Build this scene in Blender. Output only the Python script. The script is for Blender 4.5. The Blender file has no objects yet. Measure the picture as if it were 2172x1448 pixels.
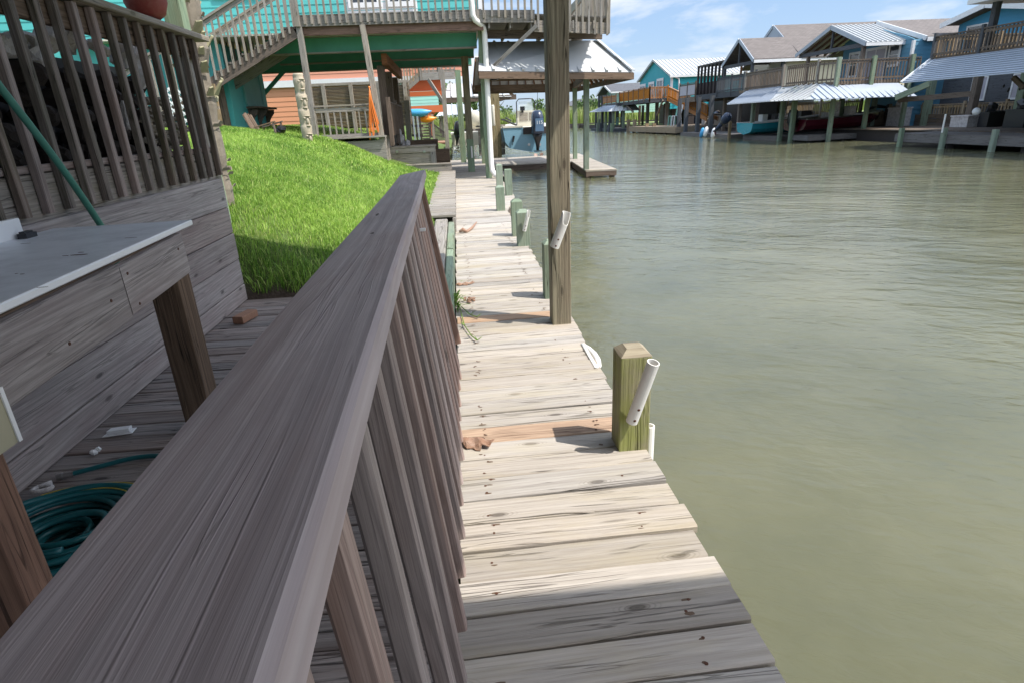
import bpy, math, random
from mathutils import Vector, Matrix
import numpy as np
random.seed(7); rng = np.random.default_rng(7)
SC = bpy.context.scene
COL = SC.collection
R_ = math.radians
# ------------------------------------------------------------------ camera model (photo 2172 x 1448), eye 1.45 m above the dock
F = 1240.6; CX, CY = 1086, 724; EYE = Vector((0, 0, 1.45))
nad = Vector((152, 3276, F)).normalized()
hv = CY + (-(F*F) - 152*(965-CX))/3276
fwd = Vector((965-CX, hv-CY, F)).normalized()
rgt = nad.cross(fwd)
ROT = Matrix((rgt, fwd, -nad))          # rows: world axes seen from the camera
def ray(x, y): return ROT @ Vector((x-CX, y-CY, F))
def AZ(x, y, z=0.0): d = ray(x, y); return EYE + d*((z-EYE.z)/d.z)
def AY(x, y, Y): d = ray(x, y); return EYE + d*(Y/d.y)
def AX(x, y, X): d = ray(x, y); return EYE + d*(X/d.x)
V = lambda *a: Vector(a)

# ------------------------------------------------------------------ mesh builder
class MB:
    def __init__(s): s.v = []; s.f = []; s.uv = []; s.rn = []; s.mi = []
    def add(s, verts, faces, uvs=None, rnd=None, mi=0):
        b = len(s.v); r = random.random() if rnd is None else rnd
        s.v += [tuple(v) for v in verts]
        for i, f in enumerate(faces):
            s.f.append([b+k for k in f]); s.rn.append(r); s.mi.append(mi)
            s.uv += (uvs[i] if uvs else [(0, 0)]*len(f))
    def beam(s, p0, p1, w, h, up=(0, 0, 1), ch=0.0, rnd=None, mi=0, twist=0.0):
        """board from p0 to p1 (axis through the middle), w across, h along up"""
        p0, p1 = Vector(p0), Vector(p1); d = p1-p0; L = d.length
        if L < 1e-6: return
        d /= L; up = Vector(up); a = d.cross(up)
        if a.length < 1e-4: a = d.cross(Vector((1, 0, 0)))
        a.normalize(); u = a.cross(d).normalized()
        c = min(ch, w*.4, h*.4)
        if c > 0: pr = [(-w/2+c, -h/2), (w/2-c, -h/2), (w/2, -h/2+c), (w/2, h/2-c), (w/2-c, h/2), (-w/2+c, h/2), (-w/2, h/2-c), (-w/2, -h/2+c)]
        else: pr = [(-w/2, -h/2), (w/2, -h/2), (w/2, h/2), (-w/2, h/2)]
        n = len(pr); vs = []
        for k, P in enumerate((p0, p1)):
            for x, y in pr: vs.append(P + a*x + u*y)
        r = random.random() if rnd is None else rnd
        o1, o2 = r*53.7, r*917.3
        fs = []; uv = []; per = 0
        for i in range(n):
            j = (i+1) % n
            e = math.hypot(pr[j][0]-pr[i][0], pr[j][1]-pr[i][1])
            fs.append((i, j, n+j, n+i)); uv.append([(o1, o2+per), (o1, o2+per+e), (o1+L, o2+per+e), (o1+L, o2+per)]); per += e
        fs.append(tuple(range(n-1, -1, -1))); uv.append([(o1+pr[i][0], o2+pr[i][1]) for i in range(n-1, -1, -1)])
        fs.append(tuple(range(n, 2*n))); uv.append([(o1+pr[i][0], o2+pr[i][1]) for i in range(n)])
        s.add(vs, fs, uv, r, mi)
    def box(s, a, b, ch=0.0, axis=None, **k):
        a, b = Vector(a), Vector(b); c = (a+b)/2; d = b-a
        ax = axis if axis is not None else max(range(3), key=lambda i: abs(d[i]))
        e = Vector((0, 0, 0)); e[ax] = d[ax]/2
        if ax == 2: s.beam(c-e, c+e, abs(d[0]), abs(d[1]), up=(0, 1, 0), ch=ch, **k)
        elif ax == 0: s.beam(c-e, c+e, abs(d[1]), abs(d[2]), ch=ch, **k)
        else: s.beam(c-e, c+e, abs(d[0]), abs(d[2]), ch=ch, **k)
    def slab(s, pts, ext, rnd=None, mi=0):
        """solid from a planar polygon extruded by vector ext"""
        pts = [Vector(p) for p in pts]; ext = Vector(ext); n = len(pts)
        nor = (pts[1]-pts[0]).cross(pts[2]-pts[0])
        if nor.dot(ext) > 0: pts = pts[::-1]
        vs = pts + [p+ext for p in pts]
        ud = (pts[1]-pts[0]).normalized(); nn = (pts[1]-pts[0]).cross(pts[2]-pts[0]).normalized(); vd = nn.cross(ud)
        r = random.random() if rnd is None else rnd
        q = [((p-pts[0]).dot(ud)+r*53.7, (p-pts[0]).dot(vd)+r*917.3) for p in pts]
        fs = [tuple(range(n))]; uv = [q[:]]
        fs.append(tuple(range(2*n-1, n-1, -1))); uv.append(q[::-1])
        E = ext.length
        for i in range(n):
            j = (i+1) % n; L = (pts[j]-pts[i]).length
            fs.append((j, i, n+i, n+j)); uv.append([(q[0][0]+L, q[0][1]), (q[0][0], q[0][1]), (q[0][0], q[0][1]+E), (q[0][0]+L, q[0][1]+E)])
        s.add(vs, fs, uv, r, mi)
    def tube(s, pts, r, seg=10, closed=False, cap=True, rnd=None, mi=0):
        pts = [Vector(p) for p in pts]; n = len(pts); rs = r if isinstance(r, (list, tuple)) else [r]*n
        vs = []; prev = None; acc = 0; accs = []
        for i, p in enumerate(pts):
            if closed: t = pts[(i+1) % n]-pts[i-1]
            else: t = pts[min(i+1, n-1)]-pts[max(i-1, 0)]
            t.normalize()
            if prev is None:
                a = t.cross(Vector((0, 0, 1)))
                if a.length < .05: a = t.cross(Vector((0, 1, 0)))
            else: a = prev - t*prev.dot(t)
            a.normalize(); prev = a; b = t.cross(a)
            for k in range(seg):
                g = 2*math.pi*k/seg; vs.append(p + (a*math.cos(g)+b*math.sin(g))*rs[i])
            if i: acc += (pts[i]-pts[i-1]).length
            accs.append(acc)
        fs = []; uv = []; R0 = max(rs); rr = random.random() if rnd is None else rnd
        for i in range(n if closed else n-1):
            j = (i+1) % n
            for k in range(seg):
                l = (k+1) % seg
                fs.append((i*seg+k, i*seg+l, j*seg+l, j*seg+k))
                u0, u1 = accs[i], accs[j] if j else accs[i]+.1
                c = 6.28*R0/seg; uv.append([(u0+rr*50, k*c+rr*90), (u0+rr*50, (k+1)*c+rr*90), (u1+rr*50, (k+1)*c+rr*90), (u1+rr*50, k*c+rr*90)])
        if cap and not closed:
            fs.append(tuple(range(seg-1, -1, -1))); uv.append([(0, 0)]*seg)
            fs.append(tuple(range((n-1)*seg, n*seg))); uv.append([(0, 0)]*seg)
        s.add(vs, fs, uv, rr, mi)
    def lathe(s, c, prof, seg=20, axis=None, mi=0):
        """prof: (radius, height) pairs along axis (default up)"""
        c = Vector(c); ax = Vector(axis or (0, 0, 1)).normalized()
        a = ax.cross(Vector((0, 1, 0)))
        if a.length < .1: a = ax.cross(Vector((1, 0, 0)))
        a.normalize(); b = ax.cross(a); vs = []
        for r, h in prof:
            for k in range(seg):
                g = 2*math.pi*k/seg; vs.append(c+ax*h+(a*math.cos(g)+b*math.sin(g))*r)
        fs = []
        for i in range(len(prof)-1):
            for k in range(seg):
                l = (k+1) % seg; fs.append((i*seg+k, i*seg+l, (i+1)*seg+l, (i+1)*seg+k))
        fs.append(tuple(range(seg-1, -1, -1))); m = len(prof)-1; fs.append(tuple(range(m*seg, m*seg+seg)))
        s.add(vs, fs, None, None, mi)
    def ball(s, c, r, seg=12, rings=8, jit=0.0, mi=0):
        c = Vector(c); r = Vector(r) if not isinstance(r, (int, float)) else Vector((r, r, r)); vs = [c+Vector((0, 0, r.z))]
        for i in range(1, rings):
            th = math.pi*i/rings
            for k in range(seg):
                g = 2*math.pi*k/seg; j = 1+random.uniform(-jit, jit)
                vs.append(c+Vector((r.x*math.sin(th)*math.cos(g), r.y*math.sin(th)*math.sin(g), r.z*math.cos(th)))*j if False else c+Vector((r.x*math.sin(th)*math.cos(g)*j, r.y*math.sin(th)*math.sin(g)*j, r.z*math.cos(th)*j)))
        vs.append(c-Vector((0, 0, r.z))); fs = []
        for k in range(seg): fs.append((0, 1+k, 1+(k+1) % seg))
        for i in range(rings-2):
            for k in range(seg):
                l = (k+1) % seg; a = 1+i*seg; fs.append((a+k, a+seg+k, a+seg+l, a+l))
        a = 1+(rings-2)*seg; z = len(vs)-1
        for k in range(seg): fs.append((a+k, z, a+(k+1) % seg))
        s.add(vs, fs, None, None, mi)
    def build(s, name, mat, parent=None, smooth=False, bevel=0, sub=0):
        me = bpy.data.meshes.new(name)
        if parent is not None: off = wloc(parent)
        else:
            A = np.array(s.v); off = Vector(((A[:, 0].min()+A[:, 0].max())/2, (A[:, 1].min()+A[:, 1].max())/2, A[:, 2].min()))
        me.from_pydata([(v[0]-off.x, v[1]-off.y, v[2]-off.z) for v in s.v], [], s.f)
        uvl = me.uv_layers.new(name='UVMap'); uvl.data.foreach_set('uv', [c for p in s.uv for c in p])
        at = me.attributes.new('rnd', 'FLOAT', 'FACE'); at.data.foreach_set('value', s.rn)
        ms = mat if isinstance(mat, (list, tuple)) else [mat]
        for m in ms: me.materials.append(m)
        me.polygons.foreach_set('material_index', s.mi)
        me.update()
        if smooth: me.shade_smooth()
        o = bpy.data.objects.new(name, me); COL.objects.link(o)
        if parent is not None: o.parent = parent
        else: o.location = off
        if bevel:
            b = o.modifiers.new('Bevel', 'BEVEL'); b.width = bevel; b.segments = 2; b.limit_method = 'ANGLE'
        if sub:
            b = o.modifiers.new('Subd', 'SUBSURF'); b.levels = sub; b.render_levels = sub
        return o
def wloc(o):
    l = Vector(o.location)
    while o.parent is not None: o = o.parent; l += Vector(o.location)
    return l
def tag(o, label=None, cat=None, group=None, kind=None):
    if label: o['label'] = label
    if cat: o['category'] = cat
    if group: o['group'] = group
    if kind: o['kind'] = kind
    return o
def thing(name, loc, label, cat, group=None):
    o = bpy.data.objects.new(name, None); COL.objects.link(o); o.location = Vector(loc); o.empty_display_size = .2
    return tag(o, label, cat, group)
def copy_tree(o, loc=None, parent=None):
    c = o.copy(); COL.objects.link(c)
    if parent is not None: c.parent = parent
    if loc is not None: c.location = loc
    for ch in [x for x in bpy.data.objects if x.parent == o]: copy_tree(ch, None, c)
    return c

# ------------------------------------------------------------------ materials
def newmat(name):
    m = bpy.data.materials.new(name); m.use_nodes = True
    nt = m.node_tree; nt.nodes.clear()
    out = nt.nodes.new('ShaderNodeOutputMaterial'); p = nt.nodes.new('ShaderNodeBsdfPrincipled')
    nt.links.new(p.outputs[0], out.inputs[0]); return m, nt, p
class NT:
    def __init__(s, nt): s.nt = nt
    def n(s, t, **k):
        o = s.nt.nodes.new(t)
        for a, b in k.items(): setattr(o, a, b)
        return o
    def l(s, a, b): s.nt.links.new(a, b)
    def math(s, op, a, b=None, clamp=False):
        o = s.n('ShaderNodeMath', operation=op, use_clamp=clamp)
        for i, q in enumerate((a, b)):
            if q is None: continue
            if isinstance(q, (int, float)): o.inputs[i].default_value = q
            else: s.l(q, o.inputs[i])
        return o.outputs[0]
    def mix(s, fac, a, b, blend='MIX'):
        o = s.n('ShaderNodeMix', data_type='RGBA', blend_type=blend)
        for i, q in ((0, fac), (6, a), (7, b)):
            if isinstance(q, (int, float)): o.inputs[i].default_value = q
            elif isinstance(q, tuple): o.inputs[i].default_value = (*q, 1)
            else: s.l(q, o.inputs[i])
        return o.outputs[2]
    def ramp(s, fac, lo, hi):
        o = s.n('ShaderNodeMapRange'); o.inputs[1].default_value = lo; o.inputs[2].default_value = hi; s.l(fac, o.inputs[0]); return o.outputs[0]
    def noise(s, vec, scale, detail=3, rough=.55, dist=0.0, dim='3D'):
        o = s.n('ShaderNodeTexNoise', noise_dimensions=dim); o.inputs['Scale'].default_value = scale; o.inputs['Detail'].default_value = detail
        o.inputs['Roughness'].default_value = rough; o.inputs['Distortion'].default_value = dist
        if vec is not None: s.l(vec, o.inputs['Vector'])
        return o.outputs[0]
    def scale(s, vec, x, y, z=1):
        o = s.n('ShaderNodeMapping'); o.inputs['Scale'].default_value = (x, y, z); s.l(vec, o.inputs[0]); return o.outputs[0]
def wood(name, a, b, dark, stain=None, stain_amt=.3, rough=.8, grain=1.0, knots=.5, var=.35, bump=.5, algae=None, algae_amt=0.0, ringamt=.28, crackamt=1.0, patamt=.28, fib=.45):
    """weathered board: u runs along the grain; a,b early/late wood, dark = checks and knots"""
    m, nt, p = newmat(name); N = NT(nt)
    uv = N.n('ShaderNodeUVMap').outputs[0]
    at = N.n('ShaderNodeAttribute', attribute_name='rnd').outputs['Fac']
    wob = N.noise(N.scale(uv, 1.3, 5), 1.0, 2)
    wv = N.n('ShaderNodeVectorMath', operation='MULTIPLY_ADD'); N.l(wob, wv.inputs[0]); wv.inputs[1].default_value = (0, .035, 0); N.l(uv, wv.inputs[2])
    w = wv.outputs[0]; sv = N.n('ShaderNodeSeparateXYZ'); N.l(uv, sv.inputs[0])
    fig = N.noise(N.scale(uv, .8*grain, 7*grain), 1.0, 2, .5)
    ph = N.math('ADD', N.math('MULTIPLY', sv.outputs[1], 46*grain), N.math('MULTIPLY', fig, 9))
    rings = N.ramp(N.math('SINE', N.math('MULTIPLY', ph, 6.283)), -.1, .95)
    g1 = N.noise(N.scale(w, 1.1*grain, 75*grain), 1.0, 4, .6)
    g2 = N.noise(N.scale(w, 4*grain, 330*grain), 1.0, 3, .65)
    big = N.noise(N.scale(uv, 1.6, 7), 1.0, 4, .65)
    pat = N.noise(N.scale(uv, 2.5, 9), 1.0, 5, .7)
    c = N.mix(N.ramp(g1, .36, .62), a, b)
    c = N.mix(N.math('MULTIPLY', rings, ringamt), c, tuple(q*.55 for q in b))
    c = N.mix(N.math('MULTIPLY', N.ramp(g2, .52, .70), fib), c, dark)
    c = N.mix(N.math('MULTIPLY', N.ramp(pat, .50, .72), patamt), c, tuple(q*.5 for q in b))
    iso = lambda sx, sy, wd, off: N.ramp(N.math('ABSOLUTE', N.math('SUBTRACT', N.noise(N.scale(w, sx, sy, 1), 1.0, 2, .5, .15), off)), wd, wd*.25)
    m1 = N.ramp(N.noise(N.scale(uv, 1.3, 11), 1.0, 3, .6), .47, .55)
    crack = N.math('MULTIPLY', N.math('MAXIMUM', iso(.55, 17, .014, .5), iso(.9, 31, .012, .44)), N.math('MULTIPLY', m1, crackamt), True)
    c = N.mix(N.math('MULTIPLY', crack, .9), c, dark)
    # knots
    vo = N.n('ShaderNodeTexVoronoi', feature='F1', voronoi_dimensions='2D'); vo.inputs['Scale'].default_value = 1.0
    N.l(N.scale(w, 2.3, 6.5), vo.inputs['Vector'])
    kn = N.ramp(vo.outputs['Distance'], .10, .055); kr = N.math('GREATER_THAN', N.n('ShaderNodeSeparateColor').outputs[0], 2)
    sep = N.n('ShaderNodeSeparateColor'); N.l(vo.outputs['Color'], sep.inputs[0])
    sel = N.math('LESS_THAN', sep.outputs[0], knots*.5)
    ring = N.math('MULTIPLY', N.math('MULTIPLY', N.ramp(vo.outputs['Distance'], .22, .1), sel), N.ramp(N.math('SINE', N.math('MULTIPLY', vo.outputs['Distance'], 150)), -.2, 1))
    c = N.mix(N.math('MULTIPLY', ring, .35), c, dark)
    c = N.mix(N.math('MULTIPLY', N.math('MULTIPLY', kn, sel), .75), c, dark)
    if stain is not None: c = N.mix(N.math('MULTIPLY', N.ramp(big, .45, .72), stain_amt), c, stain)
    if algae is not None:
        geo = N.n('ShaderNodeNewGeometry'); ps = N.n('ShaderNodeSeparateXYZ'); N.l(geo.outputs['Position'], ps.inputs[0])
        an = N.noise(geo.outputs['Position'], 6.0, 4, .6)
        c = N.mix(N.math('MULTIPLY', N.ramp(an, .4, .62), algae_amt), c, algae)
    hsv = N.n('ShaderNodeHueSaturation'); N.l(c, hsv.inputs['Color'])
    N.l(N.math('ADD', N.math('MULTIPLY', at, var), 1-var*.5), hsv.inputs['Value'])
    N.l(N.math('ADD', N.math('MULTIPLY', N.math('FRACT', N.math('MULTIPLY', at, 7.31)), .5), .75), hsv.inputs['Saturation'])
    N.l(hsv.outputs[0], p.inputs['Base Color']); p.inputs['Roughness'].default_value = rough
    p.inputs['Specular IOR Level'].default_value = .3
    h = N.math('SUBTRACT', N.math('ADD', N.math('MULTIPLY', g1, .6), N.math('MULTIPLY', g2, .25)), N.math('MULTIPLY', crack, 1.4))
    bp = N.n('ShaderNodeBump'); bp.inputs['Strength'].default_value = bump; bp.inputs['Distance'].default_value = .009; N.l(h, bp.inputs['Height']); N.l(bp.outputs[0], p.inputs['Normal'])
    return m
def flat(name, col, rough=.5, metal=0.0, dirt=.25, scale=3.0, bump=0.0, spec=.5, dcol=None):
    m, nt, p = newmat(name); N = NT(nt)
    geo = N.n('ShaderNodeNewGeometry'); n1 = N.noise(geo.outputs['Position'], scale, 5, .65)
    dk = dcol or tuple(c*.55 for c in col)
    c = N.mix(N.math('MULTIPLY', N.ramp(n1, .42, .75), dirt), col, dk)
    N.l(c, p.inputs['Base Color']); p.inputs['Metallic'].default_value = metal; p.inputs['Specular IOR Level'].default_value = spec
    N.l(N.math('ADD', N.math('MULTIPLY', n1, .2), rough-.1), p.inputs['Roughness'])
    if bump:
        bp = N.n('ShaderNodeBump'); bp.inputs['Strength'].default_value = bump; bp.inputs['Distance'].default_value = .01
        N.l(N.noise(geo.outputs['Position'], scale*12, 3), bp.inputs['Height']); N.l(bp.outputs[0], p.inputs['Normal'])
    return m
def shingle(name, col):
    m, nt, p = newmat(name); N = NT(nt); uv = N.n('ShaderNodeUVMap').outputs[0]
    br = N.n('ShaderNodeTexBrick'); N.l(uv, br.inputs['Vector']); br.inputs['Scale'].default_value = 1; br.inputs['Brick Width'].default_value = .3; br.inputs['Row Height'].default_value = .14
    br.inputs['Mortar Size'].default_value = .012; br.inputs['Color1'].default_value = (*col, 1); br.inputs['Color2'].default_value = (*[c*.72 for c in col], 1); br.inputs['Mortar'].default_value = (*[c*.4 for c in col], 1)
    n1 = N.noise(uv, 9, 5, .7); c = N.mix(N.math('MULTIPLY', N.ramp(n1, .4, .7), .5), br.outputs[0], tuple(c*.6 for c in col))
    N.l(c, p.inputs['Base Color']); p.inputs['Roughness'].default_value = .9
    return m
def glass_dark(name, col=(.03, .04, .05)):
    m, nt, p = newmat(name); p.inputs['Base Color'].default_value = (*col, 1); p.inputs['Roughness'].default_value = .06; p.inputs['Specular IOR Level'].default_value = .8
    return m
# ------------------------------------------------------------------ palette
M = {}
M['dock'] = wood('dock_wood', (.45, .41, .365), (.355, .318, .28), (.085, .07, .057), stain=(.40, .345, .235), stain_amt=.5, var=.36, knots=.6, bump=.7, crackamt=.7, patamt=.14, fib=.25, ringamt=.16)
M['dock_new'] = wood('dock_wood_new', (.45, .335, .25), (.37, .265, .195), (.12, .07, .045), var=.2, knots=.6)
M['patio'] = wood('patio_wood', (.34, .295, .275), (.235, .2, .185), (.04, .034, .032), stain=(.20, .135, .11), stain_amt=.5, var=.4, knots=.6, bump=.8)
M['rail'] = wood('rail_wood', (.49, .41, .405), (.38, .305, .30), (.15, .115, .105), stain=(.33, .225, .195), stain_amt=.7, rough=.62, grain=.5, var=.2, knots=.35, bump=.35, ringamt=.24, crackamt=.15, fib=.14, patamt=.35)
M['balus'] = wood('baluster_wood', (.40, .31, .275), (.285, .215, .19), (.05, .035, .03), stain=(.17, .09, .06), stain_amt=.5, rough=.6, var=.36, knots=.1, bump=.3, crackamt=.2)
M['wall'] = wood('plank_wall_wood', (.395, .345, .32), (.275, .235, .22), (.055, .047, .045), stain=(.23, .165, .16), stain_amt=.5, var=.22, grain=.75, knots=.6, bump=.5, crackamt=.45)
M['brown'] = wood('dark_brown_wood', (.21, .15, .11), (.125, .088, .064), (.025, .018, .013), var=.4, knots=.3)
M['redbrown'] = wood('red_brown_wood', (.27, .14, .085), (.19, .095, .058), (.05, .025, .015), var=.2, knots=.5, grain=.7)
M['deckbal'] = wood('old_baluster_wood', (.25, .20, .17), (.155, .12, .10), (.03, .025, .02), stain=(.06, .065, .03), stain_amt=.75, var=.5, bump=.6)
M['tall'] = wood('tall_post_wood', (.36, .295, .185), (.225, .175, .105), (.07, .05, .03), stain=(.22, .25, .15), stain_amt=.35, var=.1, grain=.8, knots=.15, bump=1.0, fib=.7, ringamt=.5)
M['green'] = wood('treated_green_wood', (.27, .34, .245), (.2, .255, .185), (.07, .08, .05), stain=(.28, .25, .16), stain_amt=.4, var=.25, knots=.3)
M['algae'] = wood('algae_post_wood', (.38, .35, .225), (.265, .24, .15), (.09, .085, .03), stain=(.24, .255, .09), stain_amt=.6, var=.05, knots=.2, bump=1.0, fib=.7, ringamt=.35, patamt=.4, algae=(.27, .30, .07), algae_amt=.6)
M['posttop'] = wood('post_end_grain', (.42, .38, .3), (.3, .26, .2), (.08, .06, .045), var=.1)
M['grey'] = wood('silver_grey_wood', (.36, .325, .29), (.25, .22, .19), (.06, .05, .04), stain=(.25, .22, .13), stain_amt=.4, var=.3)
M['far'] = wood('far_brown_wood', (.20, .16, .125), (.13, .10, .078), (.04, .03, .025), var=.5)
M['farlight'] = wood('far_tan_wood', (.38, .30, .20), (.28, .21, .14), (.08, .06, .04), var=.4)
M['farpale'] = wood('far_dock_wood', (.22, .20, .185), (.15, .135, .125), (.05, .04, .035), var=.3)
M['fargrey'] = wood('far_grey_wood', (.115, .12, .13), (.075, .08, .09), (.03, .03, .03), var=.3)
M['orangewood'] = wood('orange_stained_wood', (.46, .20, .065), (.36, .15, .045), (.12, .05, .02), var=.3)
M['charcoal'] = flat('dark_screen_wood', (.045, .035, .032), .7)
M['pvc'] = flat('white_pvc', (.80, .78, .74), .4, dirt=.15, dcol=(.5, .45, .38))
M['trim'] = flat('white_trim_paint', (.74, .74, .74), .55, dirt=.25)
M['metalroof'] = flat('white_metal_roof', (.46, .47, .475), .38, metal=.0, dirt=.35, scale=1.4, dcol=(.42, .43, .40), spec=.6)
M['grey_shade_roof'] = flat('grey_and_shaded_metal_roof', (.36, .40, .46), .4, dirt=.25, scale=1.2, spec=.6)  # grey metal, also used for the shaded faces of a white awning
M['teal'] = flat('teal_siding_paint', (.085, .43, .415), .6, dirt=.12, scale=1)
M['tealdark'] = flat('teal_shutter_paint', (.13, .36, .34), .6, dirt=.25, scale=2)
M['tealbeam'] = flat('green_beam_paint', (.07, .285, .20), .6, dirt=.45, scale=1.6)
M['turq'] = flat('turquoise_siding_paint', (.02, .36, .42), .6, dirt=.1, scale=1)
M['blue'] = flat('blue_siding_paint', (.09, .245, .355), .6, dirt=.1, scale=1)
M['blue2'] = flat('bright_blue_siding_paint', (.05, .28, .46), .6, dirt=.1, scale=1)
M['mint'] = flat('mint_siding_paint', (.42, .66, .55), .6, dirt=.1, scale=1)
M['aqua'] = flat('aqua_siding_paint', (.30, .62, .54), .6, dirt=.1, scale=1)
M['beige'] = flat('beige_siding_paint', (.62, .55, .42), .7, dirt=.12, scale=1)
M['salmon'] = flat('salmon_siding_paint', (.68, .30, .20), .6, dirt=.12, scale=1)
M['orange'] = flat('orange_wall_paint', (.66, .29, .16), .6, dirt=.15, scale=1)
M['orangetrim'] = flat('orange_beam_paint', (.58, .14, .045), .6, dirt=.15, scale=1)
M['glass'] = glass_dark('window_glass', (.06, .07, .085)); M['curtain'] = flat('pale_blinds', (.42, .40, .45), .6)
M['black'] = flat('black_plastic', (.018, .018, .022), .35, dirt=.2)
M['navy'] = flat('navy_cowling', (.022, .035, .07), .25, dirt=.1); M['chrome'] = flat('worn_steel', (.55, .55, .55), .3, metal=1, dirt=.3)
M['hull'] = flat('blue_grey_hull', (.20, .37, .47), .3, dirt=.18, scale=2.5); M['tealhull'] = flat('teal_hull', (.03, .34, .42), .25, dirt=.1)
M['maroon'] = flat('maroon_hull', (.085, .008, .018), .2, dirt=.1); M['cream'] = flat('cream_gelcoat', (.62, .58, .48), .4, dirt=.25)
M['hose'] = flat('green_hose_rubber', (.012, .105, .115), .35, dirt=.3, scale=8); M['hose2'] = flat('pale_green_hose_rubber', (.05, .20, .15), .5, dirt=.3, scale=8)
M['ocord'] = flat('orange_cord_rubber', (.75, .20, .03), .45, dirt=.15)
M['yellowstripe'] = flat('yellow_hose_stripe', (.55, .42, .05), .5)
M['tabletop'] = flat('worn_cutting_board', (.70, .73, .78), .35, dirt=.4, scale=7, dcol=(.26, .27, .29)); M['white'] = flat('white_plastic', (.80, .80, .80), .4, dirt=.1)
M['rust'] = flat('rusty_iron', (.09, .035, .018), .9, dirt=.5, scale=40); M['brick'] = flat('clay_brick', (.30, .16, .10), .9, dirt=.4, scale=25, bump=.4)
M['bark'] = flat('dry_palm_bark', (.30, .17, .11), .9, dirt=.6, scale=22, bump=.6, dcol=(.42, .33, .27)); M['log'] = flat('driftwood', (.60, .57, .56), .9, dirt=.6, scale=9, bump=.6, dcol=(.15, .12, .105))
M['shadelog'] = flat('shade_dark_firewood', (.035, .026, .022), .95, dirt=.5, scale=12, bump=.5)  # near-black colour puts the shade of the woodpile into the logs
M['pot'] = flat('red_clay_pot', (.26, .045, .035), .6, dirt=.4, scale=30, dcol=(.36, .16, .12))
M['soil'] = flat('bare_soil', (.085, .06, .042), .95, dirt=.5, scale=10, bump=.5); M['green_paint'] = flat('pale_green_chair_paint', (.25, .52, .42), .5); M['skyblue'] = flat('sky_blue_kayak', (.06, .34, .62), .35); M['kayako'] = flat('orange_kayak', (.85, .27, .02), .35)
M['boxbeige'] = flat('beige_plastic', (.42, .39, .27), .5, dirt=.2); M['shingle'] = shingle('brown_shingles', (.19, .165, .155)); M['shinglegrey'] = shingle('grey_shingles', (.13, .135, .15))
M['palm'] = flat('palm_bark', (.25, .215, .17), .9, dirt=.55, scale=14, bump=.6, dcol=(.10, .085, .065)); M['boot'] = flat('palm_leaf_bases', (.33, .31, .19), .8, dirt=.55, scale=11, dcol=(.14, .12, .07))
M['totem'] = flat('carved_totem_wood', (.42, .36, .27), .85, dirt=.5, scale=9, bump=.5); M['totemgreen'] = flat('flaking_green_paint', (.13, .22, .15), .85, dirt=.6, scale=14, dcol=(.33, .30, .22))
M['bolt'] = M['rust']

# ------------------------------------------------------------------ dock walkway
def dock_right(Y):
    if Y < 10.2: return .782
    if Y < 12.1: return .80 + (Y-10.2)*.16
    return 1.10
dk = thing('dock_walkway', (.35, 8, 0), 'weathered grey plank walkway running along the canal edge', 'dock')
b = MB(); Y = -2.6; k = 0
newY = AZ(1130, 919).y; newY2 = AZ(1080, 672).y
nails = MB()
while Y < 16.9:
    w = .142+random.uniform(-.004, .004)
    if Y > 10: w = .142
    yc = Y+w/2; mi = 1 if (abs(yc-newY) < w*.5 or abs(yc-newY2) < w*.45) else 0
    tilt = random.uniform(-.006, .006); zj = random.uniform(-.004, .003); xr = dock_right(yc)+random.uniform(-.012, .012); xl = -.10+random.uniform(-.01, .01)
    b.beam((xl, yc-tilt-.012, -.019+zj), (xr, yc+tilt+.006, -.019+zj+random.uniform(-.003, .003)), w, .038, ch=.006, mi=mi)
    if Y < 9:
        for xx in (.60+random.uniform(-.015, .015), .03):
            for q in (-.045, -.005, .04):
                if random.random() < .42:
                    nails.lathe((xx+random.uniform(-.012, .012)+q*.25, yc+q+random.uniform(-.008, .008), zj-.0015), [(.001, 0), (.004+random.uniform(0, .003), .0025), (.002, .0032)], 7)
                    e_ = V(xx+random.uniform(-.012, .012)+q*.25, yc+q+random.uniform(-.012, .012), zj+.0004); ra, rb = random.uniform(.005, .022), random.uniform(.003, .007); nails.slab([e_+V(ra*math.cos(g_)*random.uniform(.7, 1.3), rb*math.sin(g_)*random.uniform(.7, 1.3), 0) for g_ in [k_*.785 for k_ in range(8)]], (0, 0, .0005), mi=1)
    Y += w+random.choice((.004, .006, .008, .010, .014)); k += 1
nails.mi = [2+q for q in nails.mi]; o_ = len(b.v); b.v += nails.v; b.f += [[i+o_ for i in f] for f in nails.f]; b.uv += nails.uv; b.rn += nails.rn; b.mi += nails.mi; b.build('plank', [M['dock'], M['dock_new'], M['rust'], flat('nail_stain', (.13, .085, .055), .9, dirt=.6, scale=80)], dk)
b = MB(); b.beam((.735, -2.6, -.13), (.735, 10.1, -.13), .045, .17); b.beam((1.05, 12.0, -.13), (1.05, 16.9, -.13), .045, .17); b.beam((.735, 10.1, -.13), (1.05, 12.0, -.13), .045, .17); b.beam((.05, -2.6, -.13), (.05, 16.9, -.13), .045, .17)
b.build('edge_joist', M['brown'], dk)
b = MB()
for y in (1.0, 5.6, 8.9, 13.0, 16.0): b.lathe((.60, y, -.8), [(.10, 0), (.10, .72)], 10)
b.build('piling', M['brown'], dk)

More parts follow.
